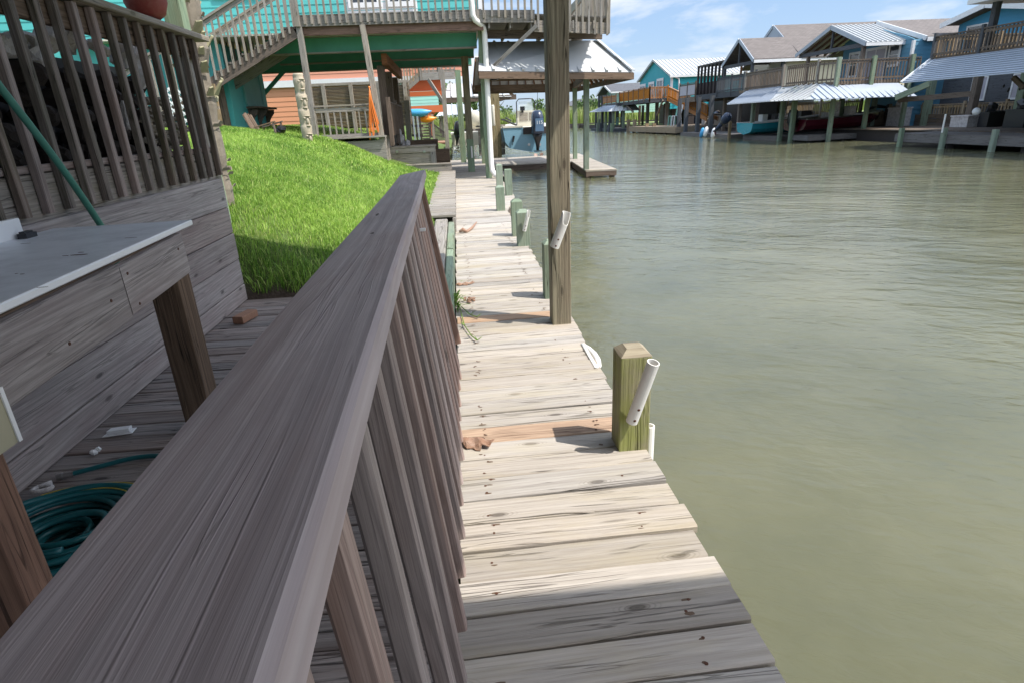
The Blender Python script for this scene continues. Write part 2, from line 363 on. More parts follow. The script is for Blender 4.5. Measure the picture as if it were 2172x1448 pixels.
def bollard(name, x0, x1, y0, h, mat, label, cap=True, z0=-.7):
    t = thing(name, ((x0+x1)/2, y0+(x1-x0)/2, 0), label, 'mooring post', 'mooring posts along the dock edge')
    w = x1-x0; y1 = y0+w; c = w*.24; zb = h-.0; zt = h+w*.22
    m = MB(); m.box((x0, y0, z0), (x1, y1, zb), axis=2); m.build('post', mat, t, bevel=.004)
    m = MB()
    if cap: a, d, t2 = c, zb+.0005, zt
    else: a, d, t2 = .008, zb+.0005, zb+.014
    vs = [(x0, y0, d), (x1, y0, d), (x1, y1, d), (x0, y1, d), (x0+a, y0+a, t2), (x1-a, y0+a, t2), (x1-a, y1-a, t2), (x0+a, y1-a, t2)]
    q = [[(0, 0), (w, 0), (w-a, a), (a, a)]]*4+[[(0, 0), (w, 0), (w, w), (0, w)]]*2
    m.add(vs, [(0, 1, 5, 4), (1, 2, 6, 5), (2, 3, 7, 6), (3, 0, 4, 7), (4, 5, 6, 7), (3, 2, 1, 0)], q); m.build('chamfered_top', M['posttop'] if mat is M['algae'] or mat is M['tall'] else mat, t)
    return t
def rod_holder(parent, pt_top, pt_bot, r=.026, wall=.004, cut=False):
    pt, pb = Vector(pt_top), Vector(pt_bot); ax = (pt-pb); L = ax.length
    m = MB(); m.lathe(pb, [(r*.6, 0), (r, .0), (r, L), (r-wall, L), (r-wall, .02), (.001, .02)], 20, ax)
    if cut:
        n = ax.normalized(); side = Vector((.6, -1, 0)); side -= n*side.dot(n); side.normalize()
        vs = []
        for i, v in enumerate(m.v):
            v = Vector(v); h = (v-pb).dot(n); rad = v-pb-n*h
            if h > L*.9 and rad.dot(side) > 0: v = v-n*min(L*.3, L*.42*rad.dot(side)/r)
            vs.append(tuple(v))
        m.v = vs
    o = m.build('rod_holder', M['pvc'], parent, smooth=False)
    s = MB(); n = ax.normalized(); f = Vector((0, -1, 0)); f -= n*f.dot(n); f.normalize()
    for q in (.08, .27): s.lathe(pb+n*L*q+f*(r-.001), [(.0065, 0), (.0065, .002), (.003, .004)], 8, f)
    s.build('screw', M['rust'], o)
    return o
B1 = bollard('mooring_post', .643, .782, 2.297, .462, M['algae'], 'yellow-green algae covered dock post nearest the camera with white rod holder')
rod_holder(B1, AY(1386, 768, 2.20), AY(1340, 893, 2.268), .027)
m = MB(); c = AY(1378, 985, 2.36); c = V(.808, 2.37, -.25); m.lathe(c, [(.018, 0), (.024, 0), (.024, .33), (.018, .33), (.018, .02)], 14); m.build('fender_pipe', M['pvc'], B1)
B2 = bollard('mooring_post', .655, .808, 7.05, .40, M['green'], 'green grey dock post with a short broken rod holder, in front of a twin post')
p0 = AY(1122, 447, 6.98); p1 = AY(1112, 490, 7.02); rod_holder(B2, p0, p1, .024, cut=True)
bollard('mooring_post', .655, .80, 7.75, .44, M['green'], 'plain green dock post half hidden behind the post with the broken rod holder')
bollard('mooring_post', .604, .75, 10.14, .385, M['green'], 'green dock post with pyramid top where the walkway widens')
bollard('mooring_post', .925, 1.072, 12.25, .50, M['green'], 'flat topped dock post with a rust streak beside the open slip', cap=False)
q0 = AY(1051.5, 352, 13.9); q1 = AY(1065.5, 352, 13.9); bollard('mooring_post', q0.x, q1.x, 13.9, q0.z, M['green'], 'far green dock post standing before the white downpipe elbow')
bollard('mooring_post', .66, .80, 4.78, AY(1160, 520, 4.78).z, M['green'], 'low green post tucked directly behind the tall brown post')
# tall roof post
tp = thing('tall_roof_post', (.69, 4.17, 0), 'tall brown square timber post at the dock edge rising out of view', 'post')
m = MB(); m.box((.618, 4.10, -.9), (.760, 4.242, 3.62), axis=2); m.build('post_shaft', M['tall'], tp, bevel=.006)
rod_holder(tp, AY(1203, 452, 4.02), AY(1176, 524, 4.065), .034, cut=True)
# dock bumper (white strip with a bulge)
m = MB(); a = AZ(1231, 730, .0); e = AZ(1262, 781, .0)
m.beam((.756, e.y, .004), (.756, a.y, .004), .022, .008, ch=.002)
pts = [(.766, e.y+.01, -.0), (.785, e.y+.06, -.012), (.800, e.y+.16, -.016), (.800, a.y-.16, -.016), (.785, a.y-.06, -.012), (.766, a.y-.01, 0)]
m.tube(pts, [.008, .018, .022, .022, .018, .008], 10)
tag(m.build('dock_bumper', M['pvc'], smooth=True), 'white plastic bumper strip screwed to the dock edge near the tall post', 'bumper')

# ------------------------------------------------------------------ patio floor on the left of the railing
pf = thing('patio_floor', (-1.1, 2, 0), 'grey weathered plank floor between the railing and the plank wall', 'deck floor')
b = MB(); Y = -1.4
while Y < 5.36:
    w = .138+random.uniform(-.003, .003); t = random.uniform(-.006, .006)
    b.beam((-2.052, Y+w/2-t+.04, -.024+random.uniform(-.003, .003)), (-.125+random.uniform(-.01, .01), Y+w/2+t-.02, -.024+random.uniform(-.003, .003)), w, .038, ch=.006); Y += w+random.uniform(.005, .010)
b.build('plank', M['patio'], pf)

# ------------------------------------------------------------------ near railing (leans a little inwards)
rl = thing('deck_railing', (-.15, 1.7, 0), 'leaning purple grey plank railing filling the foreground along the dock', 'railing')
def capx(Y): return -.266-.0318*(Y-.266)
def capz(Y): return 1.204-.0162*(Y-.266)
m = MB(); nseg = 16; vs = []; fs = []; uv = []
ys = [-.7+(3.965+.7)*i/nseg for i in range(nseg+1)]
for i, y in enumerate(ys):
    w = .162 if y < 1 else .162+.006*(y-1)/3; sk = .012+.004*max(0, y-1.5); z = capz(y)+.004*math.sin(y*1.7)
    xl = capx(y); xr = xl+w; th = .046; dy = .06*i/nseg*(i == nseg)
    c = .007
    pr = [(xl+c, z-th), (xr-c+.004, z-th+sk), (xr+.004, z-th+sk+c), (xr, z+sk-c), (xr-c, z+sk), (xl+c, z), (xl, z-c), (xl, z-th+c)]
    for j, (x, zz) in enumerate(pr): vs.append((x, y+(dy if 1 <= j <= 4 else 0), zz))
acc = [0, .15, .16, .19, .2, .355, .365, .395, .41]
for i in range(nseg):
    for j in range(8):
        k2 = (j+1) % 8; fs.append((i*8+j, i*8+k2, (i+1)*8+k2, (i+1)*8+j)); uv.append([(ys[i], acc[j]), (ys[i], acc[j+1]), (ys[i+1], acc[j+1]), (ys[i+1], acc[j])])
fs.append(tuple(range(nseg*8, nseg*8+8))); uv.append([(0, q*.05) for q in range(8)]); fs.append(tuple(range(7, -1, -1))); uv.append([(0, 0)]*8)
m.add(vs, fs, uv, .45)
for (px, py, ra, rb) in ((515, 853, .010, .006), (787, 499, .035, .007), (375, 1155, .006, .004), (800, 455, .02, .006)):
    y_ = .9
    for it in range(6): q_ = AZ(px, py, capz(y_)+.006); y_ = q_.y
    sl_ = (.012+.004*max(0, y_-1.5))/.15; zz = lambda x: capz(y_)+(x-capx(y_))*sl_+.0007
    m.slab([(q_.x+rb*math.cos(g_)*random.uniform(.7, 1.2), q_.y+ra*math.sin(g_)*random.uniform(.8, 1.2), zz(q_.x+rb*math.cos(g_))) for g_ in [k_*.628 for k_ in range(10)]], (0, 0, .0006), mi=1)
m.build('handrail', [M['rail'], flat('knot_wood', (.09, .065, .055), .8)], rl)
m = MB(); m.beam((-.215, -.7, 1.112), (-.305, 3.93, 1.045), .04, .09, ch=.003); m.build('support_rail', M['rail'], rl)
for i, y in enumerate([-.22, -.03, .16, .35, .55, .75, .95, 1.155, 1.345, 1.555, 1.76, 1.95, 2.13, 2.30, 2.47, 2.65, 2.82, 2.99, 3.16, 3.33]):
    m = MB(); r = random.uniform(-.006, .006); xt = -.172-.021*y; zb = .035+random.uniform(-.02, .02)
    m.beam((-.092+r, y+random.uniform(-.01, .01), zb), (xt, y, capz(y)-.034), .042, .042, up=(0, 1, 0), ch=.006)
    m.build('baluster', M['balus'], rl)
m = MB(); m.beam((-.105, 3.78, .03), (-.26, 3.80, capz(3.8)-.05), .075, .042, up=(0, 1, 0), ch=.006); m.build('end_picket', M['redbrown'], rl)
m = MB(); c = AX(889, 488, -.205); m.box(c-V(.02, .012, .006), c+V(.03, .012, .006)); m.build('clip', M['white'], rl)

# ------------------------------------------------------------------ plank wall on the left and the raised deck over it
pw = thing('plank_wall', (-2.06, 2.8, 0), 'grey horizontal plank retaining wall under the raised deck', 'wall')
tops = [0, .152, .382, .617, .842, 1.088]
for i in range(5):
    m = MB(); m.beam((-2.055-.006*(i % 2), -1.2, (tops[i]+tops[i+1])/2), (-2.05-.004*(i % 2), 5.405+random.uniform(-.012, .015), (tops[i]+tops[i+1])/2), .04, tops[i+1]-tops[i]-.006, ch=.004)
    for y in (4.05, 5.33):
        for z in (tops[i]+.05, tops[i+1]-.06): m.lathe((-2.034-.006*(i % 2), y+random.uniform(-.02, .02), z), [(.006, 0), (.006, .002), (.002, .003)], 7, (1, 0, 0), mi=1)
    m.build('board', [M['wall'], M['rust']], pw)
m = MB()
for y in (-.6, 1.6, 3.6, 5.28): m.box((-2.19, y-.05, -.3), (-2.08, y+.05, 1.08), axis=2)
m.build('wall_post', M['brown'], pw)
rd = thing('raised_deck', (-4, 3, 1.1), 'raised wooden deck with dark square balusters above the plank wall', 'deck')
m = MB(); Y = -1.2
while Y < 5.5: m.beam((-7, Y+.07, 1.29), (-2.10, Y+.07, 1.29), .138, .03, ch=.004); Y += .145
m.build('floor_plank', M['patio'], rd)
m = MB(); m.beam((-2.085, -1.2, 1.17), (-2.085, 5.5, 1.17), .04, .26, ch=.003); m.build('rim_board', M['grey'], rd)
m = MB(); m.beam((-2.09, -1.2, 1.325), (-2.09, 5.5, 1.325), .05, .035, ch=.003); m.build('toe_board', M['balus'], rd)
m = MB(); m.beam((-2.085, 0, 2.09), (-2.085, 5.56, 2.085), .04, .135, ch=.003); m.build('upper_rail', M['brown'], rd)
m = MB(); m.beam((-2.055, 0, 2.188), (-2.045, 5.60, 2.178), .15, .04, ch=.005); m.build('handrail', M['grey'], rd)
for i in range(20):
    y = 5.40-i*.173; m = MB(); m.beam((-2.04+random.uniform(-.004, .004), y+random.uniform(-.012, .012), 1.115), (-2.04, y+random.uniform(-.01, .01), 2.155), .042, .042, up=(0, 1, 0), ch=.005); m.build('baluster', M['deckbal'] if random.random() < .75 else M['balus'], rd)
m = MB(); m.box((-2.22, 5.44, .6), (-2.11, 5.55, 2.155), axis=2); m.build('deck_post', M['grey'], rd)
# driftwood and firewood behind the balusters
def log(name, p0, p1, r, mat, label, cat, group):
    p0, p1 = Vector(p0), Vector(p1); n = 9; pts = []; rs = []
    for i in range(n):
        t = i/(n-1); pts.append(p0.lerp(p1, t)+Vector((random.uniform(-1, 1), random.uniform(-1, 1), random.uniform(-1, 1)))*r*.16); rs.append(r*(.75+.35*math.sin(t*3)+random.uniform(-.12, .12))*(.55 if i in (0, n-1) else 1))
    m = MB(); m.tube(pts, rs, 9)
    m.v = [tuple(Vector(v)+Vector((random.uniform(-1, 1), random.uniform(-1, 1), random.uniform(-1, 1)))*r*.10) for v in m.v]
    tag(m.build(name, mat), label, cat, group)
def AXd(x, y, X): return AX(x, y, X)
log('driftwood_log', AX(-30, 95, -2.42), AX(95, 100, -2.45), .065, M['log'], 'pale driftwood log at the far left of the pile top', 'driftwood', 'driftwood behind the balusters')
log('driftwood_log', AX(55, 95, -2.38), AX(88, 128, -2.36), .07, M['log'], 'stubby pale driftwood piece hanging below the leftmost log', 'driftwood', 'driftwood behind the balusters')
log('driftwood_log', AX(92, 100, -2.40), AX(122, 52, -2.44), .07, M['log'], 'pale driftwood chunk leaning up to the peak of the pile', 'driftwood', 'driftwood behind the balusters')
log('driftwood_log', AX(120, 55, -2.40), AX(165, 100, -2.38), .075, M['log'], 'pale driftwood chunk sloping right from the peak of the pile', 'driftwood', 'driftwood behind the balusters')
log('driftwood_log', AX(185, 92, -2.42), AX(232, 112, -2.40), .035, M['log'], 'thin pale driftwood stick in the middle of the pile top', 'driftwood', 'driftwood behind the balusters')
log('driftwood_log', AX(248, 95, -2.36), AX(268, 140, -2.36), .075, M['log'], 'rounded driftwood stump toward the right of the pile', 'driftwood', 'driftwood behind the balusters')
log('driftwood_log', AX(285, 95, -2.36), AX(300, 190, -2.34), .05, M['log'], 'upright driftwood stump at the right end of the pile', 'driftwood', 'driftwood behind the balusters')
log('driftwood_log', AX(262, 215, -2.28), AX(275, 275, -2.26), .03, M['log'], 'small splintered driftwood piece low in the dark pile', 'driftwood', 'driftwood behind the balusters')
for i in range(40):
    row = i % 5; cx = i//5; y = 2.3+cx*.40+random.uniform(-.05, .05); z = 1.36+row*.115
    log('firewood_log', (-2.30-random.uniform(0, .1), y, z), (-2.60, y+random.uniform(-.05, .05), z), .066, M['shadelog'], 'firewood log coloured dark for shade under the pale driftwood', 'firewood', 'dark firewood stacked behind the balusters')
m = MB(); m.slab([(-2.62, .2, 1.31), (-2.62, 5.42, 1.31), (-2.62, 5.42, 1.97), (-2.62, .2, 1.97)], (-.8, 0, 0)); tag(m.build('shade_backdrop', M['black']), 'black backdrop added as shade behind the firewood', 'backdrop')  # black backdrop added so the gaps behind the logs look shaded
# pale bits in the right third of the railing: oyster shells in a heap
for i, (x, y) in enumerate(((318, 235), (326, 250), (334, 262), (347, 245), (352, 262), (362, 255), (344, 282), (357, 296), (372, 268), (378, 285), (330, 285), (366, 310), (384, 300), (338, 215), (350, 225), (312, 215), (322, 275), (340, 300), (350, 320), (372, 330), (388, 318), (330, 320), (362, 285), (376, 250), (390, 275), (345, 265), (310, 255), (318, 300))):
    c = AX(x, y, -2.22-.02*(i % 3)); m = MB(); m.ball(c, (.04, .05, .03), 8, 5, .35); tag(m.build('oyster_shell', M['palm']), 'grey oyster shell strung in the corner behind the balusters', 'shell', 'grey shells hanging behind the balusters')
# red pot on the rail, green post, palm
c = AX(297, -45, -2.06); m = MB(); m.lathe((c.x, c.y, 2.21), [(.07, 0), (.11, .03), (.135, .1), (.13, .2), (.10, .26), (.12, .29), (.105, .29)], 22); tag(m.build('flower_pot', M['pot'], smooth=True), 'round red speckled clay pot on the raised deck handrail', 'pot')
gx = AY(368, 20, 6.0); m = MB(); m.box((gx.x-.075, 5.95, 0.3), (gx.x+.075, 6.1, 3.3), axis=2); tag(m.build('green_post', M['green'], bevel=.004), 'square pale green post between the pot and the palm trunk', 'post')
pc = AY(412, 130, 6.45)
pt = thing('palm_tree', (pc.x, 6.45, .9), 'palm trunk with ragged leaf bases behind the raised deck corner', 'palm tree')
m = MB(); pts = []; rs = []
for i in range(22):
    t = i/21; pts.append((pc.x-.02+.05*t, 6.45, .75+t*3.4)); rs.append(.115+.012*math.sin(i*2.3)+(.03 if t > .42 else 0))
m.tube(pts, rs, 14)
for i in range(70):                                             # ring scars as small flaps
    z = .8+random.random()*3.2; g = random.uniform(0, 6.28); r = .118+(.03 if z > 2.2 else 0); d = Vector((math.cos(g), math.sin(g), 0)); q = Vector((pc.x, 6.45, z))+d*r; s = Vector((-d.y, d.x, 0))
    m.slab([q-s*.06, q+s*.06, q+s*.03+d*.02+V(0, 0, .03), q-s*.04+d*.02+V(0, 0, .03)], d*.008)
for i in range(85):
    z = 1.75+random.random()*1.9; g = random.uniform(0, 6.28); d = Vector((math.cos(g), math.sin(g), 0)); s = Vector((-d.y, d.x, 0)); q = Vector((pc.x, 6.45, z))+d*.125; w = random.uniform(.03, .055); h = random.uniform(.06, .13)
    m.slab([q-s*w, q+s*w, q+s*w*.55+d*h*.6+V(0, 0, h), q-s*w*.6+d*h*.65+V(0, 0, h*.85)], d*.02+V(0, 0, -.01), mi=1)
m.build('trunk', [M['palm'], M['boot']], pt)
m = MB()
for i in range(16):                                             # crown above the frame
    g = 6.28*i/16; d = Vector((math.cos(g), math.sin(g), 0)); s = Vector((-d.y, d.x, 0)); o = Vector((pc.x, 6.45, 4.1))
    sp = [o+d*(1.6*t)+V(0, 0, .7*t-1.1*t*t) for t in [j/14 for j in range(15)]]
    for j in range(1, 14):
        for sg in (-1, 1):
            a = sp[j]; L = .55*math.sin(math.pi*(j/15)**.7); m.add([a, a+d*.02, a+s*sg*L+d*.15-V(0, 0, .15)], [(0, 1, 2)])
frm = m
m = frm; m.build('frond', flat('palm_frond', (.06, .12, .025), .6), pt)

# ------------------------------------------------------------------ cutting table, hoses and litter on the patio
tb = thing('cutting_table', (-1.6, 2, 0), 'outdoor fish cutting table with worn grey board and plank apron against the plank wall', 'table')
TZ = 1.05; e1 = AZ(405, 467, TZ); e0 = AZ(0, 645, TZ); dxy = (e0.x-e1.x)/(e0.y-e1.y)
def tx(y): return e1.x+dxy*(y-e1.y)
m = MB(); m.slab([(tx(e1.y), e1.y, TZ), (-1.99, e1.y-.03, TZ), (-1.99, .5, TZ), (tx(.5), .5, TZ)], (0, 0, -.004)); m.build('board', M['tabletop'], tb)
m = MB()
for (px, py, ra, rb) in ((168, 541, .035, .008), (140, 543, .012, .004), (172, 536, .01, .004), (47, 582, .008, .003), (35, 581, .006, .003), (55, 517, .02, .003), (275, 505, .03, .002), (90, 610, .02, .002)):
    q_ = AZ(px, py, TZ); m.slab([(q_.x+ra*math.cos(g_*.785)*random.uniform(.7, 1.2), q_.y+rb*math.sin(g_*.785)*random.uniform(.7, 1.2), TZ+.0004) for g_ in range(8)], (0, 0, .0006))
m.build('knife_stain', M['rust'], tb)
m = MB(); m.beam((tx(.5)-.004, .5, TZ-.012), (tx(e1.y)-.004, e1.y, TZ-.012), .016, .026, ch=.004); m.slab([(tx(e1.y)-.02, e1.y-.004, TZ-.0045), (-1.99, e1.y-.034, TZ-.0045), (-1.99, .5, TZ-.0045), (tx(.5)-.02, .5, TZ-.0045)], (0, 0, -.018)); m.build('board_edge', M['white'], tb)
m = MB(); m.slab([(tx(2.95)-.03, 2.95, TZ-.0235), (-1.98, 2.93, TZ-.0235), (-1.98, .5, TZ-.0235), (tx(.5)-.03, .5, TZ-.0235)], (0, 0, -.022)); m.build('plywood', M['brown'], tb)
ax = lambda y: tx(y)-.022
m = MB(); m.beam((ax(2.285), 2.285, .90), (ax(2.94), 2.94, .915), .036, .195, ch=.004)
for y, z in ((2.33, .96), (2.36, .83), (2.86, .95)): m.lathe((ax(y)+.017, y, z), [(.006, 0), (.006, .003), (.001, .003)], 8, (1, 0, 0), mi=1)
o = m.build('apron_block', [M['wall'], M['rust']], tb)
m = MB(); m.beam((ax(.4), .4, .885), (ax(2.278), 2.278, .90), .036, .215, ch=.004)
for y, z in ((2.16, .90), (1.85, .85), (1.5, .93)): m.lathe((ax(y)+.017, y, z), [(.006, 0), (.006, .003), (.001, .003)], 8, (1, 0, 0), mi=1)
m.build('apron', [M['wall'], M['rust']], tb)
lx = AX(388, 585, -1.345)
m = MB(); m.box((-1.485, 2.80, 0), (-1.35, 2.935, .83), axis=2); m.build('leg', M['brown'], tb, bevel=.004)
lb = AX(60, 1090, -1.20); lc = AX(30, 1212, -1.20)
m = MB(); m.box((-1.335, lc.y, 0), (-1.20, lb.y, .80), axis=2); m.build('leg', M['redbrown'], tb, bevel=.004)
m = MB(); u0 = AX(40, 935, -1.185); u1 = AX(4, 836, -1.185); m.box((-1.215, u0.y-.3, u0.z), (-1.185, u0.y, u1.z+.02)); o = m.build('utility_box', M['boxbeige'], tb)
m = MB(); m.box((-1.184, u0.y-.004, u0.z), (-1.180, u0.y+.008, u1.z+.02)); m.build('box_edge', M['white'], o)
m = MB(); s1 = AX(37, 470, -1.985); m.box((-1.995, .6, TZ+.0005), (-1.975, s1.y, TZ+.085)); m.build('splash_board', M['white'], tb)
m = MB(); c = AX(52, 482, -1.94); c.z = TZ; m.box(c+V(-.02, -.035, .0), c+V(.02, .035, .022)); m.box(c+V(-.012, -.03, .022), c+V(.012, .025, .03)); m.build('hose_clamp', M['black'], tb)
# pale green hose climbing from behind the table
a = AX(216, 482, -1.93); c2 = AX(0, 185, -1.90); m = MB(); pts = []
for i in range(15):
    t = i/14; q = a.lerp(c2, t); q.z += -.05*math.sin(math.pi*t)*.3; q.y += .03*math.sin(math.pi*t); pts.append(q)
d = (c2-a).normalized(); pts = [a-V(0, 0, .35), a-d*.12-V(0, 0, .03)]+pts+[c2+d*.3, c2+d*.9+V(-.1, 0, .1)]
m.tube(pts, .0165, 12); tag(m.build('garden_hose', M['hose2'], smooth=True), 'pale green hose slanting up past the balusters from behind the table', 'hose')
# coiled teal hose on the floor
hc = AZ(150, 1165, .04); hc.z = 0
m = MB(); pts = []; k = 0
for i in range(24*26):
    a = 2*math.pi*i/26; lp = i//26; rr = .10+.021*(lp*5 % 9)+.02*math.sin(lp*2.1)+.014*math.sin(a*2+lp)
    ox = .035*math.sin(lp*1.7); oy = .035*math.cos(lp*2.3)
    pts.append((hc.x+ox+rr*1.12*math.cos(a), hc.y+oy+rr*.98*math.sin(a), .018+.0052*lp+.012*math.sin(a*1+lp*1.3)+.012))
m.tube(pts, .0118, 9)
e = AZ(145, 1006, .015); f2 = AZ(335, 966, .015); g = AZ(440, 975, .02)
lead = [e, e.lerp(f2, .33)+V(0, .02, 0), e.lerp(f2, .66)+V(0, .035, 0), f2, f2+V(.15, -.07, 0), f2+V(.28, -.3, 0), f2+V(.22, -.5, .01), f2+V(0, -.62, .03)]
sm = []
for i in range(len(lead)-1):
    for q in range(6):
        t = q/6; p_ = lead[max(i-1, 0)]; a_, b_ = Vector(lead[i]), Vector(lead[i+1]); n_ = lead[min(i+2, len(lead)-1)]
        sm.append(.5*((2*a_)+(b_-Vector(p_))*t+(2*Vector(p_)-5*a_+4*b_-Vector(n_))*t*t+(3*a_-Vector(p_)-3*b_+Vector(n_))*t**3))
m.tube(sm, .0118, 9)
# a few high crossing loops
for s_, h_ in ((0, .14), (1.1, .155), (2.2, .165)):
    lp = [(hc.x+.04*math.sin(s_)+.27*math.cos(t*.1+s_), hc.y+.20*math.sin(t*.1+s_)+.02, h_+.015*math.sin(t*.2)) for t in range(0, 40)]
    m.tube(lp, .0118, 9)
ho = m.build('coiled_hose', M['hose'], smooth=True); tag(ho, 'dark teal garden hose coiled in loops on the patio floor by the table leg', 'hose')
m = MB(); m.lathe(e+V(0, 0, 0), [(.012, -.045), (.0165, -.045), (.0165, -.02), (.0145, -.02), (.0145, 0), (.013, .02)], 14, (f2-e)); m.build('hose_coupling', M['chrome'], ho, smooth=False)
m = MB()
for i, (r_, z_) in enumerate(((.262, .165), (.22, .16))):
    m.tube([(hc.x+.01+r_*1.1*math.cos(t*.1+i), hc.y+r_*.95*math.sin(t*.1+i), z_+.004*math.sin(t*.3)) for t in range(0, 24)], .0022, 6)
m.build('yellow_stripe', M['yellowstripe'], ho)
m = MB(); a = AZ(70, 1052, .02); c = AZ(120, 1030, .02); m.tube([a+(c-a)*(i/12)+V(.05*math.sin(i*.5), .04*math.cos(i*.4), .02) for i in range(13)], .011, 8); tag(m.build('rope', M['log'], smooth=True), 'short frayed grey rope lying beside the coiled hose', 'rope')
# small litter
c = AZ(256, 920, 0); m = MB(); m.slab([(c.x-.075, c.y-.035, .004), (c.x+.065, c.y-.01, .004), (c.x+.06, c.y+.05, .004), (c.x-.07, c.y+.03, .004)], (0, 0, .006)); m.slab([(c.x-.055, c.y-.022, .010), (c.x+.05, c.y-.004, .010), (c.x+.046, c.y+.036, .010), (c.x-.05, c.y+.02, .010)], (0, 0, .022)); tag(m.build('plastic_cover', M['white'], bevel=.004), 'small white plastic cover lying on the patio floor', 'cover')
c = AZ(201, 963, 0); m = MB(); m.ball(c+V(0, 0, .014), (.018, .014, .014), 10, 6, .2); m.ball(c+V(.015, .012, .022), (.014, .012, .012), 10, 6, .2); tag(m.build('shell_bit', M['white']), 'tiny pinkish white shell piece near the hose end', 'shell')
c = AZ(506, 688, 0); c2 = AZ(536, 672, 0)
m = MB(); m.beam((c.x-.0, c.y+.0, .032), (c.x+.055, c.y+.2, .032), .095, .06, ch=.006); tag(m.build('brick', M['brick'], bevel=.004), 'worn reddish brick lying at the end of the plank wall', 'brick')
def bark(name, c, L, W, rot, label, mat):
    m = MB(); nr, na = 7, 22; out = [1+.16*math.sin(k*1.9+L*40)+.12*math.sin(k*3.7+W*90)+random.uniform(-.07, .07) for k in range(na)]; vs = []
    for s_ in range(2):
        for i in range(nr):
            for k in range(na):
                r = (i+.02)/(nr-1)*out[k]; g_ = 6.283*k/na; x, y = r*L/2*math.cos(g_), r*W/2*math.sin(g_); v = 2*y/W
                z = W*.20*(1-.75*v*v)+.006*math.sin(x*90+y*40)+.004*math.sin(y*160)+.012*max(0, r-.8)*math.sin(k*1.3)-(.005 if s_ == 0 else 0); z = max(z, .004-.003*(1-s_))
                vs.append((c.x+x*math.cos(rot)-y*math.sin(rot), c.y+x*math.sin(rot)+y*math.cos(rot), c.z+z))
    fs = []
    for s_ in range(2):
        for i in range(nr-1):
            for k in range(na): o = s_*nr*na; l = (k+1) % na; fs.append((o+i*na+k, o+i*na+l, o+(i+1)*na+l, o+(i+1)*na+k))
    for k in range(na): l = (k+1) % na; fs.append(((nr-1)*na+k, (nr-1)*na+l, nr*na+(nr-1)*na+l, nr*na+(nr-1)*na+k))
    m.add(vs, fs); return tag(m.build(name, mat), label, 'dead leaf')
bark('bark_piece', AZ(1012, 942), .15, .105, -.35, 'large curled brown palm bark piece on the sunlit dock', M['bark'])
bark('bark_piece', AZ(986, 604), .16, .07, .2, 'smaller brown husk lying by the weeds at the kerb', M['bark'])
c = AZ(994, 641); m = MB()
for i in range(14): m.ball(c+V(random.uniform(-.05, .05), random.uniform(-.05, .05), .012+random.random()*.02), (.014, .012, .01), 6, 4, .4)
tag(m.build('seed_husk', M['bark']), 'small crumbled brown seed husk on the dock boards', 'seed husk')
a = AZ(974, 495); c = AZ(990, 494); d = AZ(1011, 478); m = MB(); m.tube([a+V(0, 0, .02), a.lerp(c, .5)+V(0, 0, .045), c+V(0, 0, .012), c.lerp(d, .5)+V(0, -.05, .02), d+V(0, -.05, .05)], [.012, .03, .022, .018, .012], 8); tag(m.build('palm_sheath', M['bark'], smooth=True), 'curled palm sheath strip lying across the dock by the kerb', 'dead leaf')

# ------------------------------------------------------------------ overhead deck that shades the foreground
SX, SY = .577, -.297                                             # sun direction (per unit height)
H0 = 3.55; X0 = -.13+SX*H0; Y1 = 5.92-.297*(H0-.4); Y0 = 1.43-.297*H0
od = thing('overhead_deck', (-1, 1, H0), 'upper storey wooden deck overhead held up by the tall brown post', 'deck')
m = MB(); m.slab([(-9, -9, H0+.16), (3.0, -9, H0+.16), (3.0, Y0, H0+.16), (X0, Y0, H0+.16), (X0, Y1, H0+.16), (-9, Y1, H0+.16)], (0, 0, .04)); m.build('floor_plank', M['grey'], od)
m = MB(); y = -8.8
while y < Y1-.1: m.box((-9, y, H0), (X0-.05 if y > Y0 else 2.95, y+.04, H0+.158)); y += .61
m.build('joist', M['grey'], od)
m = MB(); m.box((X0-.045, Y0, H0-.003), (X0, Y1, H0+.155)); m.box((-9, Y1-.045, H0-.006), (X0-.047, Y1, H0+.152)); m.box((X0, Y0-.045, H0-.004), (3.0, Y0, H0+.154)); m.build('rim_board', M['grey'], od)

# ------------------------------------------------------------------ kerb along the lawn
kb = thing('lawn_kerb', (-.3, 10, 0), 'low timber retaining kerb capped with short planks between lawn and dock', 'kerb')
m = MB(); y = 8.35
while y < 16.25: m.beam((-.50+random.uniform(-.02, .02), y+.07, .225), (-.085+random.uniform(-.008, .008), y+.07+random.uniform(-.006, .006), .225+random.uniform(-.004, .004)), .136, .036, ch=.004); y += .143
m.build('cap_plank', M['grey'], kb)
m = MB(); m.beam((-.11, 8.3, .10), (-.11, 16.3, .10), .04, .205, ch=.004); m.build('face_board', M['grey'], kb)
m = MB(); m.beam((-.285, 4.3, .06), (-.285, 8.3, .075), .17, .24, ch=.012); m.build('old_timber', M['grey'], kb)
m = MB()
for y0_, y1_ in ((4.3, 5.2), (5.21, 6.4), (6.41, 7.3), (7.31, 8.3)): m.beam((-.155, y0_, .03+.01*math.sin(y0_*3)), (-.155, y1_, .035+.01*math.cos(y0_*3)), .08, .25, ch=.01)
m.build('kerb_board', M['green'], kb)
